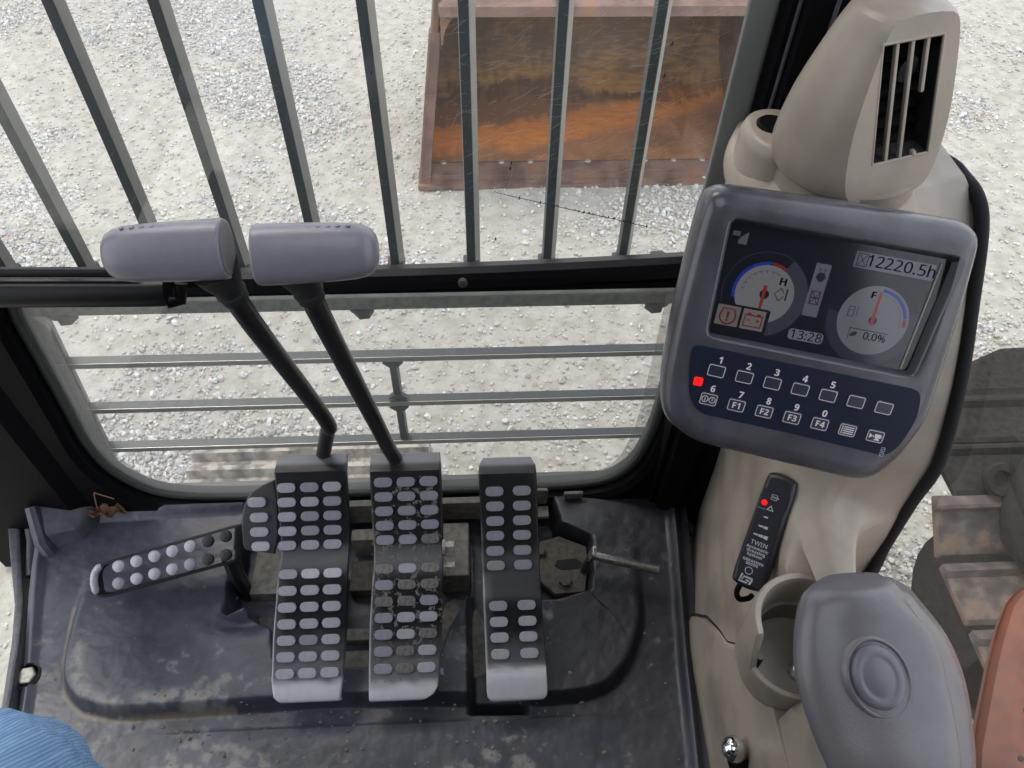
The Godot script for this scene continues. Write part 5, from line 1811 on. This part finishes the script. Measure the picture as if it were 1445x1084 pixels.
# what the screen shows: gauges, warning icons, boxes for the read-outs; 5 pixels to the millimetre
func screen_image() -> ImageTexture:
	var S := 6.0
	var w := int(170 * S)
	var h := int(93 * S)
	var im := Image.create(w, h, false, Image.FORMAT_RGB8)
	var bg := Color(0.04, 0.045, 0.065)
	im.fill(bg)
	var plot := func(u0: float, v0: float, u1: float, v1: float, f: Callable) -> void:
		for y in range(maxi(0, int((2 - v1) * S)), mini(h, int((2 - v0) * S) + 1)):
			for x in range(maxi(0, int(u0 * S)), mini(w, int(u1 * S) + 1)):
				var col = f.call((x + 0.5) / S, 2.0 - (y + 0.5) / S)
				if col != null:
					im.set_pixel(x, y, im.get_pixel(x, y).lerp(Color(col.r, col.g, col.b), col.a))
	var rect := func(u0: float, v0: float, u1: float, v1: float, col: Color) -> void:
		plot.call(u0, v0, u1, v1, func(_u, _v): return col)
	var face := Color(0.62, 0.62, 0.64)
	# left gauge
	var gl := Vector2(39.5, -50)
	plot.call(5, -88, 76, -12, func(u, v):
		var d := Vector2(u, v).distance_to(gl)
		var a := rad_to_deg(atan2(v - gl.y, u - gl.x))
		if v < -62.0 + (u - 39.5) * 0.0 and u < 48.0: return null
		if d < 22.5:
			if d > 16.5 and d < 18.2 and a > 30 and absf(fmod(a + 360.0, 15.0) - 7.5) < 1.0: return Color(0.3, 0.3, 0.34, 1)
			if d > 18.0 and d < 18.4 and a > 40: return Color(0.42, 0.42, 0.46, 1)
			return Color(face, 1.0)
		if d < 25.0:
			if a > 92 or a < -165: return Color(0.13, 0.27, 0.75, 1)
			if a > 62 and a <= 90: return Color(0.62, 0.17, 0.12, 1)
		if d < 32.5 and a < 62 and a > -120: return Color(0.33, 0.34, 0.40, 0.85)
		if absf(d - 32.5) < 0.25: return Color(0.35, 0.36, 0.40, 0.8)
		return null)
	# cover the disc below the icons' line on the left, as the screen does
	plot.call(34, -58, 46, -40, func(u, v): return Color(0.05, 0.05, 0.06, 1) if Vector2(u, v).distance_to(gl) < 3.6 else null)
	plot.call(34, -61.5, 46, -43, func(u, v): return Color(0.70, 0.20, 0.12, 1) if absf(u - 38.9 - (v + 53) * 0.0) < 1.1 + (v + 61.0) * 0.02 else null)
	# coolant sign
	plot.call(46, -53, 58, -43, func(u, v):
		var d := Vector2(u - 51.0, v + 48.0)
		if absf(absf(d.x) + absf(d.y) * 0.8 - 4.0) < 0.4 and d.x < 3.0: return Color(0.2, 0.2, 0.25, 1)
		if absf(u - 56.0) < 0.6 and v > -52: return Color(0.2, 0.2, 0.25, 1)
		return null)
	# right gauge
	var gr := Vector2(125.5, -54.5)
	plot.call(85, -92, 166, -14, func(u, v):
		var d := Vector2(u, v).distance_to(gr)
		var a := rad_to_deg(atan2(v - gr.y, u - gr.x))
		if d < 27.0:
			if d > 22.6 and d < 25.2 and a > 14 and a < 88: return Color(0.16, 0.30, 0.72, 1)
			if d > 22.6 and d < 25.2 and a > -2 and a <= 12: return Color(0.62, 0.17, 0.14, 1)
			if d > 20.4 and d < 20.8 and a > -10 and a < 88: return Color(0.42, 0.42, 0.47, 1)
			return Color(0.56, 0.57, 0.60, 1)
		if d < 35.0 and (a < 20 or a > 175): return Color(0.30, 0.31, 0.38, 0.7)
		if absf(d - 35.0) < 0.25: return Color(0.3, 0.31, 0.36, 0.7)
		return null)
	plot.call(120, -60, 132, -48, func(u, v): return Color(0.12, 0.12, 0.2, 1) if Vector2(u, v).distance_to(gr) < 3.2 else null)
	plot.call(122, -58, 129, -32, func(u, v): return Color(0.72, 0.22, 0.16, 1) if absf(u - 125.2) < 1.5 - (v + 58) * 0.02 else null)
	# fuel pump sign
	plot.call(104, -55, 114, -45, func(u, v):
		if u > 105 and u < 110 and v < -46 and v > -54.5 and (absf(u - 105.4) < 0.4 or absf(u - 109.6) < 0.4 or absf(v + 46.4) < 0.4 or absf(v + 54) < 0.4 or absf(v + 49) < 0.3): return Color(0.35, 0.35, 0.4, 1)
		if absf(u - 112) < 0.35 and v > -54: return Color(0.35, 0.35, 0.4, 1)
		return null)
	# leaf read-out
	plot.call(110, -72, 140, -62, func(u, v):
		if absf(v + 62.8) < 0.3 or (absf(u - 110.6) < 0.3 and v < -62.5): return Color(0.15, 0.15, 0.18, 1)
		var d := Vector2(u - 114.2, v + 67.2).rotated(-0.6)
		if d.x * d.x / 9.0 + d.y * d.y / 2.6 < 1.0: return Color(0.2, 0.2, 0.23, 1)
		return null)
	# centre column
	rect.call(71.5, -60, 83, -19.2, Color(0.52, 0.52, 0.56))
	plot.call(72, -59, 83, -19, func(u, v):
		if v > -33 and v < -26 and absf(u - 77.5) < (v + 33) * 0.1 + 3.6 - absf(v + 29.5) * 0.7: return Color(0.16, 0.16, 0.19, 1)
		if absf(v + 24) < 1.2 and absf(absf(u - 77.5) - 2.0) < 0.5: return Color(0.25, 0.25, 0.28, 1)
		var q := Vector2(absf(u - 77.5), absf(v + 45.5))
		if q.x < 3.6 and q.y < 5.4 and (q.x > 2.9 or q.y > 4.7 or absf(v + 45.5) < 0.5 or absf(q.x - q.y * 0.6) < 0.35): return Color(0.2, 0.2, 0.24, 1)
		if q.x < 4.6 and q.y < 6.6 and (q.x > 4.3 or q.y > 6.3): return Color(0.55, 0.4, 0.4, 1)
		return null)
	# emblem
	plot.call(3, -17, 18, -6, func(u, v):
		if (u - 5.5) / 11.0 + (v + 16) / 9.0 > 1.0 - 0.05 and v > -16 and u < 16.4 and v < -7 + (u - 16.4) * 0.9 + 1.2 and u > 8.0 and v < -6.8 and (u - 10.5) > (v + 10.5) * 0.9: return Color(0.47, 0.47, 0.49, 1)
		if v < -12.2 and v > -16 and u > 5 and u < 16 and (16.2 - u) < (v + 17.2) * 2.4 + 3.4 and u > 9.6: return Color(0.47, 0.47, 0.49, 1)
		if v > -10.5 and v < -6.9 and u > 4.4 and u < 10.0: return Color(0.42, 0.42, 0.44, 1)
		return null)
	# warning icons
	rect.call(5.5, -80, 46.5, -61.6, Color(0.03, 0.03, 0.04))
	rect.call(7.6, -79.0, 25.4, -63.2, Color(0.56, 0.55, 0.53))
	rect.call(27.6, -79.0, 45.2, -63.2, Color(0.60, 0.59, 0.57))
	var red := Color(0.60, 0.13, 0.12, 1)
	plot.call(7.6, -79, 25.4, -63.2, func(u, v):
		var d := Vector2(u - 16.5, v + 71.8)
		var r := d.length()
		if absf(r - 6.0) < 0.65 and d.y < 3.6: return red
		if absf(d.y - 6.0) < 0.55 and absf(d.x) < 5.0: return red
		if absf(absf(d.x) - 4.7) < 0.55 and d.y > 3.6 and d.y < 6.2: return red
		if absf(d.x) < 0.9 + d.y * 0.06 and d.y > -1.6 and d.y < 3.8: return red
		if d.length_squared() < 0.0 or Vector2(d.x, d.y + 3.2).length() < 0.95: return red
		return null)
	plot.call(27.6, -79, 45.2, -63.2, func(u, v):
		var q := Vector2(absf(u - 36.4), v + 72.2)
		if q.x < 7.2 and absf(q.y) < 4.8 and (q.x > 6.3 or absf(q.y) > 3.9): return red
		if absf(q.x - 3.8) < 1.6 and q.y > 4.6 and q.y < 6.2: return red
		if absf(u - 32.8) < 1.5 and absf(q.y - 0.6) < 0.35: return red
		if (absf(u - 40.0) < 1.4 and absf(q.y - 0.6) < 0.35) or (absf(u - 40.0) < 0.35 and absf(q.y - 0.6) < 1.4): return red
		return null)
	# read-out boxes
	rect.call(98, -17.0, 158.5, -5.0, Color(0.50, 0.51, 0.57))
	plot.call(99, -17, 110, -5, func(u, v):
		var q := Vector2(absf(u - 104.0), absf(v + 11.0))
		if q.x < 4.2 and q.y < 5.0 and (q.x > 3.4 or q.y > 4.2): return Color(0.12, 0.12, 0.16, 1)
		if q.x < 3.0 and q.y < 3.6 and absf(q.x - q.y * 0.7) < 0.45: return Color(0.15, 0.15, 0.19, 1)
		return null)
	plot.call(65, -81, 94, -71, func(u, v):
		var q := Vector2(maxf(absf(u - 79.3) - 11.0, 0), maxf(absf(v + 76.0) - 1.6, 0))
		return Color(0.58, 0.59, 0.63, 1) if q.length() < 2.7 else null)
	return ImageTexture.create_from_image(im)


# ---------------------------------------------------------------- the hand set on the console
func build_remote() -> void:
	var xf := frame(Vector3(0.292, 0.375, -0.389), Vector3(0.816, 0.169, 0.553), Vector3(0.287, 0.711, -0.642))
	var t := thing("greasing_control", "slim black greasing system hand set with a red lamp stuck on the beige console", "control unit", xf * Vector3(0, -0.06, -0.012))
	var o := soften(poly([-15.5, 57, -13, 61.5, 0, 63.5, 14, 61.5, 16.8, 57, 17.4, 0, 17.8, -57, 15, -61.5, 0, -64.5, -15, -61.5, -18.5, -57, -17, 0]), 2)
	var b := MB.new()
	b.prism(o, -0.020, 0.0, xf, 0.0045)
	put("case", b.mesh(50), mat(Color(0.010, 0.010, 0.012), 0.42), t)
	var p := MB.new()
	p.prism(poly([-13.4, 45, 10.4, 46, 11.6, -46, -14.8, -46]), -0.0005, 0.0004, xf, 0.0002)
	put("face_label", p.mesh(30), mat(Color(0.018, 0.018, 0.024), 0.32), t)
	var z := 0.0006
	var gm := mat(Color(0.36, 0.36, 0.38), 0.5)
	var at := func(u: float, v: float) -> Transform3D:
		return xf * Transform3D(Basis(), Vector3(u * 0.001, v * 0.001, z))
	var led := MB.new()
	led.ball(xf * Vector3(-0.0089, 0.0302, 0.0005), Vector3(0.0030, 0.0030, 0.0016), xf.basis, 14, 8)
	put("red_lamp", led.mesh(), M.red_glow, t)
	var line := MB.new()
	line.box(xf * Vector3(-0.010, 0.0236, z), Vector3(0.008, 0.0003, 0.0002), 0.0, xf.basis)
	line.ring(rrect(0.0062, 0.0026, 0.0005, 1, Vector2(0, 0.0016)), rrect(0.0052, 0.0017, 0.0003, 1, Vector2(0, 0.0016)), 0.0, 0.0002, at.call(-1.1, 38.5))
	line.ring(rrect(0.0062, 0.0026, 0.0005, 1, Vector2(0, -0.0016)), rrect(0.0052, 0.0017, 0.0003, 1, Vector2(0, -0.0016)), 0.0, 0.0002, at.call(-1.1, 38.5))
	line.prism(poly([3, 0.6, 4.8, 0.2, 4.8, -0.6, 3, -0.4]), 0.0, 0.0002, at.call(-1.1, 38.5))
	line.ring(poly([0, 3.2, 3.6, -2.6, -3.6, -2.6]), poly([0, 1.6, 2.2, -1.8, -2.2, -1.8]), 0.0, 0.0002, at.call(-1.4, 26.5))
	put("signs", line.mesh(), gm, t)
	for q in [[-3.1, 15.8, 1], [-0.1, 5.2, 2], [2.9, -4.7, 3]]:
		for k in q[2]:
			var s := MB.new()
			var hh: float = 0.7 + 0.55 * k
			s.prism(poly([-2.2, -hh * 0.7, 2.2, -hh, 2.2, hh + 0.5, -2.2, hh]), 0.0, 0.0002, at.call(q[0] + (k - q[2] + 1) * 5.2, q[1]))
			put("level_bar", s.mesh(), gm, t)
	text("lettering", "TWIN", 0.0044, at.call(-1.1, -13.2), gm, t, false, 0.0002, 1.2)
	text("lettering", "Automatic", 0.0030, at.call(-1.3, -18.6), gm, t, true, 0.0002, 1.1)
	text("lettering", "Greasing", 0.0030, at.call(-1.6, -22.6), gm, t, true, 0.0002, 1.1)
	text("lettering", "System", 0.0030, at.call(-1.9, -26.6), gm, t, true, 0.0002, 1.1)
	text("lettering", "GREASING", 0.0028, at.call(-1.4, -32.8), gm, t, true, 0.0002, 1.15)
	text("lettering", "MODE", 0.0028, at.call(-1.6, -36.4), gm, t, true, 0.0002, 1.15)
	var c := MB.new()
	c.ring(circle(0.0041, 22), circle(0.0034, 22), 0.0, 0.0002, at.call(-2.7, -43.6))
	put("mode_ring", c.mesh(), gm, t)
	var e := MB.new()
	for pg in [[-6.4, 4.8, -4.4, 4.8, -5.4, 0.0, -7.2, -4.0], [-3.4, 3.4, 6.6, 3.4, 5.4, 1.6, -2.6, 1.6, -4.0, -1.6, -5.0, -1.6], [6.8, 1.4, 5.0, 1.4, 2.6, -4.2, 5.2, -4.2], [-0.6, 0.2, 3.6, 0.2, 2.4, -2.0, 1.0, -2.0, 1.4, -1.2, -0.8, -1.2], [-7.0, -2.6, 2.0, -2.6, 1.4, -4.2, -7.6, -4.2]]:
		e.prism(poly(pg), 0.0, 0.0002, at.call(-2.4, -53.4))
	put("emblem", e.mesh(), gm, t)
	var cb := MB.new()
	cb.tube(curve([xf * Vector3(-0.007, -0.060, -0.011), xf * Vector3(-0.009, -0.072, -0.010), xf * Vector3(-0.005, -0.080, -0.014), xf * Vector3(0.002, -0.079, -0.024), xf * Vector3(0.004, -0.077, -0.034)], 6), [0.0030], 12)
	put("cable", cb.mesh(60), M.black, t)


# ---------------------------------------------------------------- joystick
func build_joystick() -> void:
	var t := thing("joystick", "grey joystick head with a large oval button close to the camera", "joystick", Vector3(0.26, 0.40, -0.05))
	var rows := [
		[Vector3(0.207, 0.648, -0.206), Vector3(0.208, 0.656, -0.204), Vector3(0.218, 0.660, -0.203), Vector3(0.234, 0.659, -0.203), Vector3(0.243, 0.652, -0.203), Vector3(0.249, 0.645, -0.205), Vector3(0.258, 0.628, -0.215), Vector3(0.226, 0.631, -0.215)],
		[Vector3(0.196, 0.652, -0.199), Vector3(0.195, 0.665, -0.1935), Vector3(0.212, 0.670, -0.1915), Vector3(0.235, 0.669, -0.1915), Vector3(0.247, 0.659, -0.192), Vector3(0.257, 0.646, -0.198), Vector3(0.268, 0.621, -0.213), Vector3(0.226, 0.625, -0.213)],
		[Vector3(0.187, 0.652, -0.191), Vector3(0.187, 0.667, -0.184), Vector3(0.207, 0.675, -0.180), Vector3(0.232, 0.674, -0.180), Vector3(0.248, 0.659, -0.182), Vector3(0.262, 0.644, -0.189), Vector3(0.273, 0.618, -0.204), Vector3(0.210, 0.622, -0.205)],
		[Vector3(0.180, 0.645, -0.173), Vector3(0.182, 0.661, -0.166), Vector3(0.208, 0.669, -0.162), Vector3(0.246, 0.667, -0.161), Vector3(0.257, 0.650, -0.163), Vector3(0.273, 0.637, -0.170), Vector3(0.284, 0.610, -0.183), Vector3(0.205, 0.614, -0.185)],
		[Vector3(0.177, 0.637, -0.151), Vector3(0.180, 0.653, -0.145), Vector3(0.208, 0.662, -0.141), Vector3(0.2485, 0.659, -0.140), Vector3(0.2595, 0.642, -0.142), Vector3(0.278, 0.629, -0.147), Vector3(0.288, 0.601, -0.160), Vector3(0.203, 0.604, -0.162)],
		[Vector3(0.181, 0.628, -0.125), Vector3(0.183, 0.645, -0.120), Vector3(0.209, 0.654, -0.116), Vector3(0.2475, 0.651, -0.115), Vector3(0.2585, 0.633, -0.116), Vector3(0.276, 0.620, -0.121), Vector3(0.287, 0.590, -0.131), Vector3(0.207, 0.594, -0.134)],
		[Vector3(0.186, 0.623, -0.106), Vector3(0.187, 0.640, -0.101), Vector3(0.210, 0.649, -0.098), Vector3(0.2445, 0.647, -0.097), Vector3(0.2550, 0.628, -0.098), Vector3(0.272, 0.614, -0.102), Vector3(0.284, 0.583, -0.112), Vector3(0.211, 0.587, -0.114)],
		[Vector3(0.193, 0.612, -0.081), Vector3(0.192, 0.630, -0.078), Vector3(0.211, 0.639, -0.075), Vector3(0.235, 0.637, -0.075), Vector3(0.253, 0.620, -0.075), Vector3(0.267, 0.602, -0.078), Vector3(0.280, 0.570, -0.086), Vector3(0.217, 0.575, -0.087)],
		[Vector3(0.201, 0.600, -0.060), Vector3(0.199, 0.618, -0.057), Vector3(0.213, 0.626, -0.055), Vector3(0.232, 0.624, -0.055), Vector3(0.246, 0.608, -0.054), Vector3(0.259, 0.590, -0.057), Vector3(0.273, 0.557, -0.063), Vector3(0.224, 0.562, -0.064)]]
	var rings := []
	for r in rows:
		rings.append(curve_closed(PackedVector3Array(r), 5))
	var fine := []
	for k in rings.size() - 1:
		for s in 4:
			var g := PackedVector3Array()
			for i in rings[k].size():
				g.append(rings[k][i].cubic_interpolate(rings[k + 1][i], rings[maxi(k - 1, 0)][i], rings[mini(k + 2, rings.size() - 1)][i], s / 4.0))
			fine.append(g)
	fine.append(rings[-1])
	var mb := MB.new()
	mb.loft(fine)
	put("grip", mb.mesh(70), M.joy, t)
	# the oval button in its recess
	var n := Vector3(-0.025, 0.940, 0.340).normalized()
	var ex := Vector3(1, 0.01, 0.05)
	var o := Vector3(0.2125, 0.6625, -0.1400)
	var xf := frame(o, ex, n.cross(ex))
	var rm := MB.new()
	rm.lathe([[1.14, -0.0030], [1.07, -0.0004], [1.0, 0.0003], [0.955, -0.0002], [0.90, -0.0016], [0.86, -0.0016]], xf * Transform3D(Basis(Vector3(0, 0, 1), 0.16), Vector3.ZERO), 44, 0.0168, 0.0202)
	put("button_rim", rm.mesh(60), M.joy, t)
	var bd := MB.new()
	bd.lathe([[1.0, -0.003], [0.985, -0.0012], [0.93, 0.0001], [0.80, 0.0008], [0.66, 0.0006], [0.60, 0.0004], [0.54, 0.0006], [0.3, 0.0012], [0.0, 0.0014]], xf * Transform3D(Basis(Vector3(0, 0, 1), 0.16), Vector3.ZERO), 44, 0.0147, 0.0178)
	put("button", bd.mesh(60), mat(Color(0.12, 0.115, 0.135), 0.3), t)
	# shaft and its bellows down on the console
	var sh := MB.new()
	sh.tube([Vector3(0.235, 0.60, -0.11), Vector3(0.250, 0.53, -0.085), Vector3(0.262, 0.46, -0.06)], [0.026, 0.020, 0.016], 16)
	put("shaft", sh.mesh(), M.joy, t)
	var bl := MB.new()
	var prof := []
	for k in 9:
		prof.append([0.050 - 0.003 * k + (0.005 if k % 2 else 0.0), 0.010 * k])
	bl.lathe(prof, frame(Vector3(0.268, 0.39, -0.045), Vector3.RIGHT, Vector3(0, 0.1, -1)), 24)
	put("bellows", bl.mesh(), M.rubber, t)
	var pod := MB.new()
	pod.box(Vector3(0.29, 0.30, 0.06), Vector3(0.16, 0.18, 0.32), 0.02)
	put("arm_pod", pod.mesh(), M.beige_dark, t)


# ---------------------------------------------------------------- small things
func build_small_things() -> void:
	var g := thing("toggle_lever", "chrome tipped toggle lever rising from the lower console", "toggle lever", Vector3(0.285, 0.12, -0.23))
	var mb := MB.new()
	var a := Vector3(0.290, 0.135, -0.228)
	var d := Vector3(-0.40, 0.72, -0.22).normalized()
	mb.tube([a - d * 0.03, a + d * 0.016, a + d * 0.026, a + d * 0.034, a + d * 0.040, a + d * 0.0435, a + d * 0.045], [0.009, 0.0105, 0.0128, 0.0138, 0.0118, 0.007, 0.001], 20)
	put("chrome_tip", mb.mesh(60), M.chrome, g)
	var bt := MB.new()
	bt.tube([a - d * 0.02, a + d * 0.0, a + d * 0.014, a + d * 0.018], [0.021, 0.017, 0.0145, 0.012], 20)
	put("boot", bt.mesh(60), M.black, g)
	# bolt head in the mat at the left
	var bo := thing("floor_bolt", "worn hexagon bolt head in a round hole of the floor mat", "bolt", Vector3(-0.634, -0.02, -0.412))
	hex_bolt(bo, "bolt_head", Vector3(-0.634, -0.006, -0.412), Vector3(0.05, 1, 0.05), 0.0125, 0.012, M.zinc)
	var rm := MB.new()
	rm.lathe([[0.0195, -0.02], [0.0195, 0.003], [0.0175, 0.0045], [0.0155, 0.003], [0.0150, -0.02]], frame(Vector3(-0.634, 0.0, -0.412), Vector3.RIGHT, Vector3(0, 0, -1)), 24)
	put("hole_rim", rm.mesh(40), M.rubber, bo)
	# dead leaf with its bent stalk
	var lf := thing("dead_leaf", "curled brown dead leaf with a bent stalk on the window's lower left corner", "leaf", Vector3(-0.575, 0.052, -0.645))
	var blade := MB.new()
	var rings := []
	for k in 15:
		var t := k / 14.0
		var w := 0.0125 * sin(PI * clampf(t * 0.92 + 0.05, 0, 1)) * (1.0 + 0.25 * sin(k * 2.3)) + 0.001
		var r := PackedVector3Array()
		var c := Vector3(-0.598 + 0.052 * t, 0.052 + 0.004 * sin(k * 1.3), -0.638 + 0.004 * sin(k * 0.9))
		for i in 9:
			var s := (i - 4) / 4.0
			r.append(c + Vector3(0.003 * sin(i * 2.0 + k), absf(s) * w * 0.75 + 0.0022 * sin(i * 2.6 + k * 1.7), -s * w * 0.8))
		for i in 9:
			r.append(r[8 - i] + Vector3(0, -0.0005, 0))
		rings.append(r)
	blade.loft(rings)
	put("blade", blade.mesh(45), M.leaf, lf)
	var sk := MB.new()
	sk.tube(curve([Vector3(-0.583, 0.062, -0.640), Vector3(-0.5795, 0.080, -0.642), Vector3(-0.5750, 0.0985, -0.644), Vector3(-0.571, 0.0965, -0.644), Vector3(-0.553, 0.0800, -0.645)], 4), [0.0008], 6)
	put("stalk", sk.mesh(), M.twig, lf)
	# the dried streak of dirt on the upper pane
	var st := thing("dirt_streak", "thin dark streak of dried dirt across the upper pane below the bucket", "dirt streak", Vector3(0.11, 0.55, -0.665))
	var sm := MB.new()
	var p0 := Vector3(0.022, 0.605, -0.6645)
	var p1 := Vector3(0.204, 0.553, -0.6645)
	sm.tube([p0, p0.lerp(p1, 0.5), p1], [0.0003, 0.0004, 0.0002], 5)
	for k in 60:
		var t := 0.30 + 0.66 * rng.randf()
		var q := p0.lerp(p1, t) + Vector3(0, rng.randf_range(-0.0008, 0.0016), 0)
		sm.ball(q, Vector3(rng.randf_range(0.0003, 0.0009), rng.randf_range(0.0004, 0.0018), 0.0003), Basis(Vector3(0, 0, 1), rng.randf_range(-0.6, 0.6)), 6, 4)
	for q in [[0.046, 0.598], [0.068, 0.592], [0.037, 0.640], [0.036, 0.634], [0.178, 0.76], [0.176, 0.73], [0.021, 0.545], [-0.09, 0.735]]:
		sm.ball(Vector3(q[0], q[1], -0.6645), Vector3(0.0008, 0.0026, 0.0004), Basis(Vector3(0, 0, 1), -0.2), 6, 4)
	put("streak", sm.mesh(), M.dirt_spot, st)
	# clod on the sill outside the door
	var ck := thing("clod", "brown clod beside the door sill at the left edge", "clod", Vector3(-1.45, GROUND, -1.28))
	var cm := MB.new()
	cm.ball(Vector3(-1.47, GROUND + 0.05, -1.30), Vector3(0.09, 0.07, 0.10), Basis(), 14, 9)
	for i in cm.v.size():
		var p := cm.v[i]
		cm.v[i] += Vector3(sin(p.y * 60.0), sin(p.x * 50.0), cos(p.y * 45.0)) * 0.008
	put("clod", cm.mesh(60), M.brown_plate, ck)


# ---------------------------------------------------------------- the operator's knee
func build_person() -> void:
	var t := thing("person", "person in blue jeans, one bent knee showing at the lower left corner", "person", Vector3(-0.34, 0.0, 0.02))
	var pts := curve([Vector3(-0.31, 0.56, 0.52), Vector3(-0.330, 0.545, 0.30), Vector3(-0.353, 0.52, 0.07), Vector3(-0.360, 0.500, -0.060), Vector3(-0.362, 0.480, -0.118), Vector3(-0.362, 0.44, -0.142), Vector3(-0.356, 0.36, -0.122), Vector3(-0.34, 0.22, -0.06), Vector3(-0.34, 0.08, 0.0)], 6)
	var rad := []
	for k in pts.size():
		var u := float(k) / (pts.size() - 1)
		var r := lerpf(0.095, 0.070, smoothstep(0.0, 0.5, u)) if u < 0.6 else lerpf(0.068, 0.058, (u - 0.6) / 0.4)
		rad.append(r + 0.0016 * sin(k * 1.9))
	rad[0] = 0.06
	var mb := MB.new()
	mb.tube(pts, rad, 40)
	for i in mb.v.size():
		var p := mb.v[i]
		mb.v[i] += Vector3(0.0022 * sin(p.z * 70.0 + p.x * 60.0 + 2.0 * sin(p.y * 40.0)), 0.0034 * sin(p.z * 62.0 - p.x * 75.0 + 1.5 * sin(p.x * 50.0)), 0.0012 * sin(p.x * 120.0 + p.y * 60.0))
	var uvf := func(p: Vector3) -> Vector2:
		return Vector2(p.x + p.y * 0.25, p.z - p.y * 0.7)
	put("jeans_leg", mb.mesh(70, uvf), M.denim, t)
	var sm := MB.new()
	var seam := []
	for k in range(4, pts.size() - 8):
		seam.append(pts[k] + Vector3(0.75, 0.64, 0.0).normalized() * (rad[k] + 0.0002) + Vector3(0, 0, -0.006))
	sm.tube(seam, [0.0016], 6, 0.7)
	put("seam", sm.mesh(60), mat(Color(0.16, 0.27, 0.42), 0.9), t)
	var shoe := MB.new()
	shoe.tube([Vector3(-0.34, 0.06, 0.06), Vector3(-0.34, 0.05, 0.0), Vector3(-0.34, 0.045, -0.08), Vector3(-0.34, 0.035, -0.15), Vector3(-0.34, 0.03, -0.17)], [0.045, 0.052, 0.048, 0.038, 0.015], 18, 0.8)
	put("shoe", shoe.mesh(60), M.black, t)
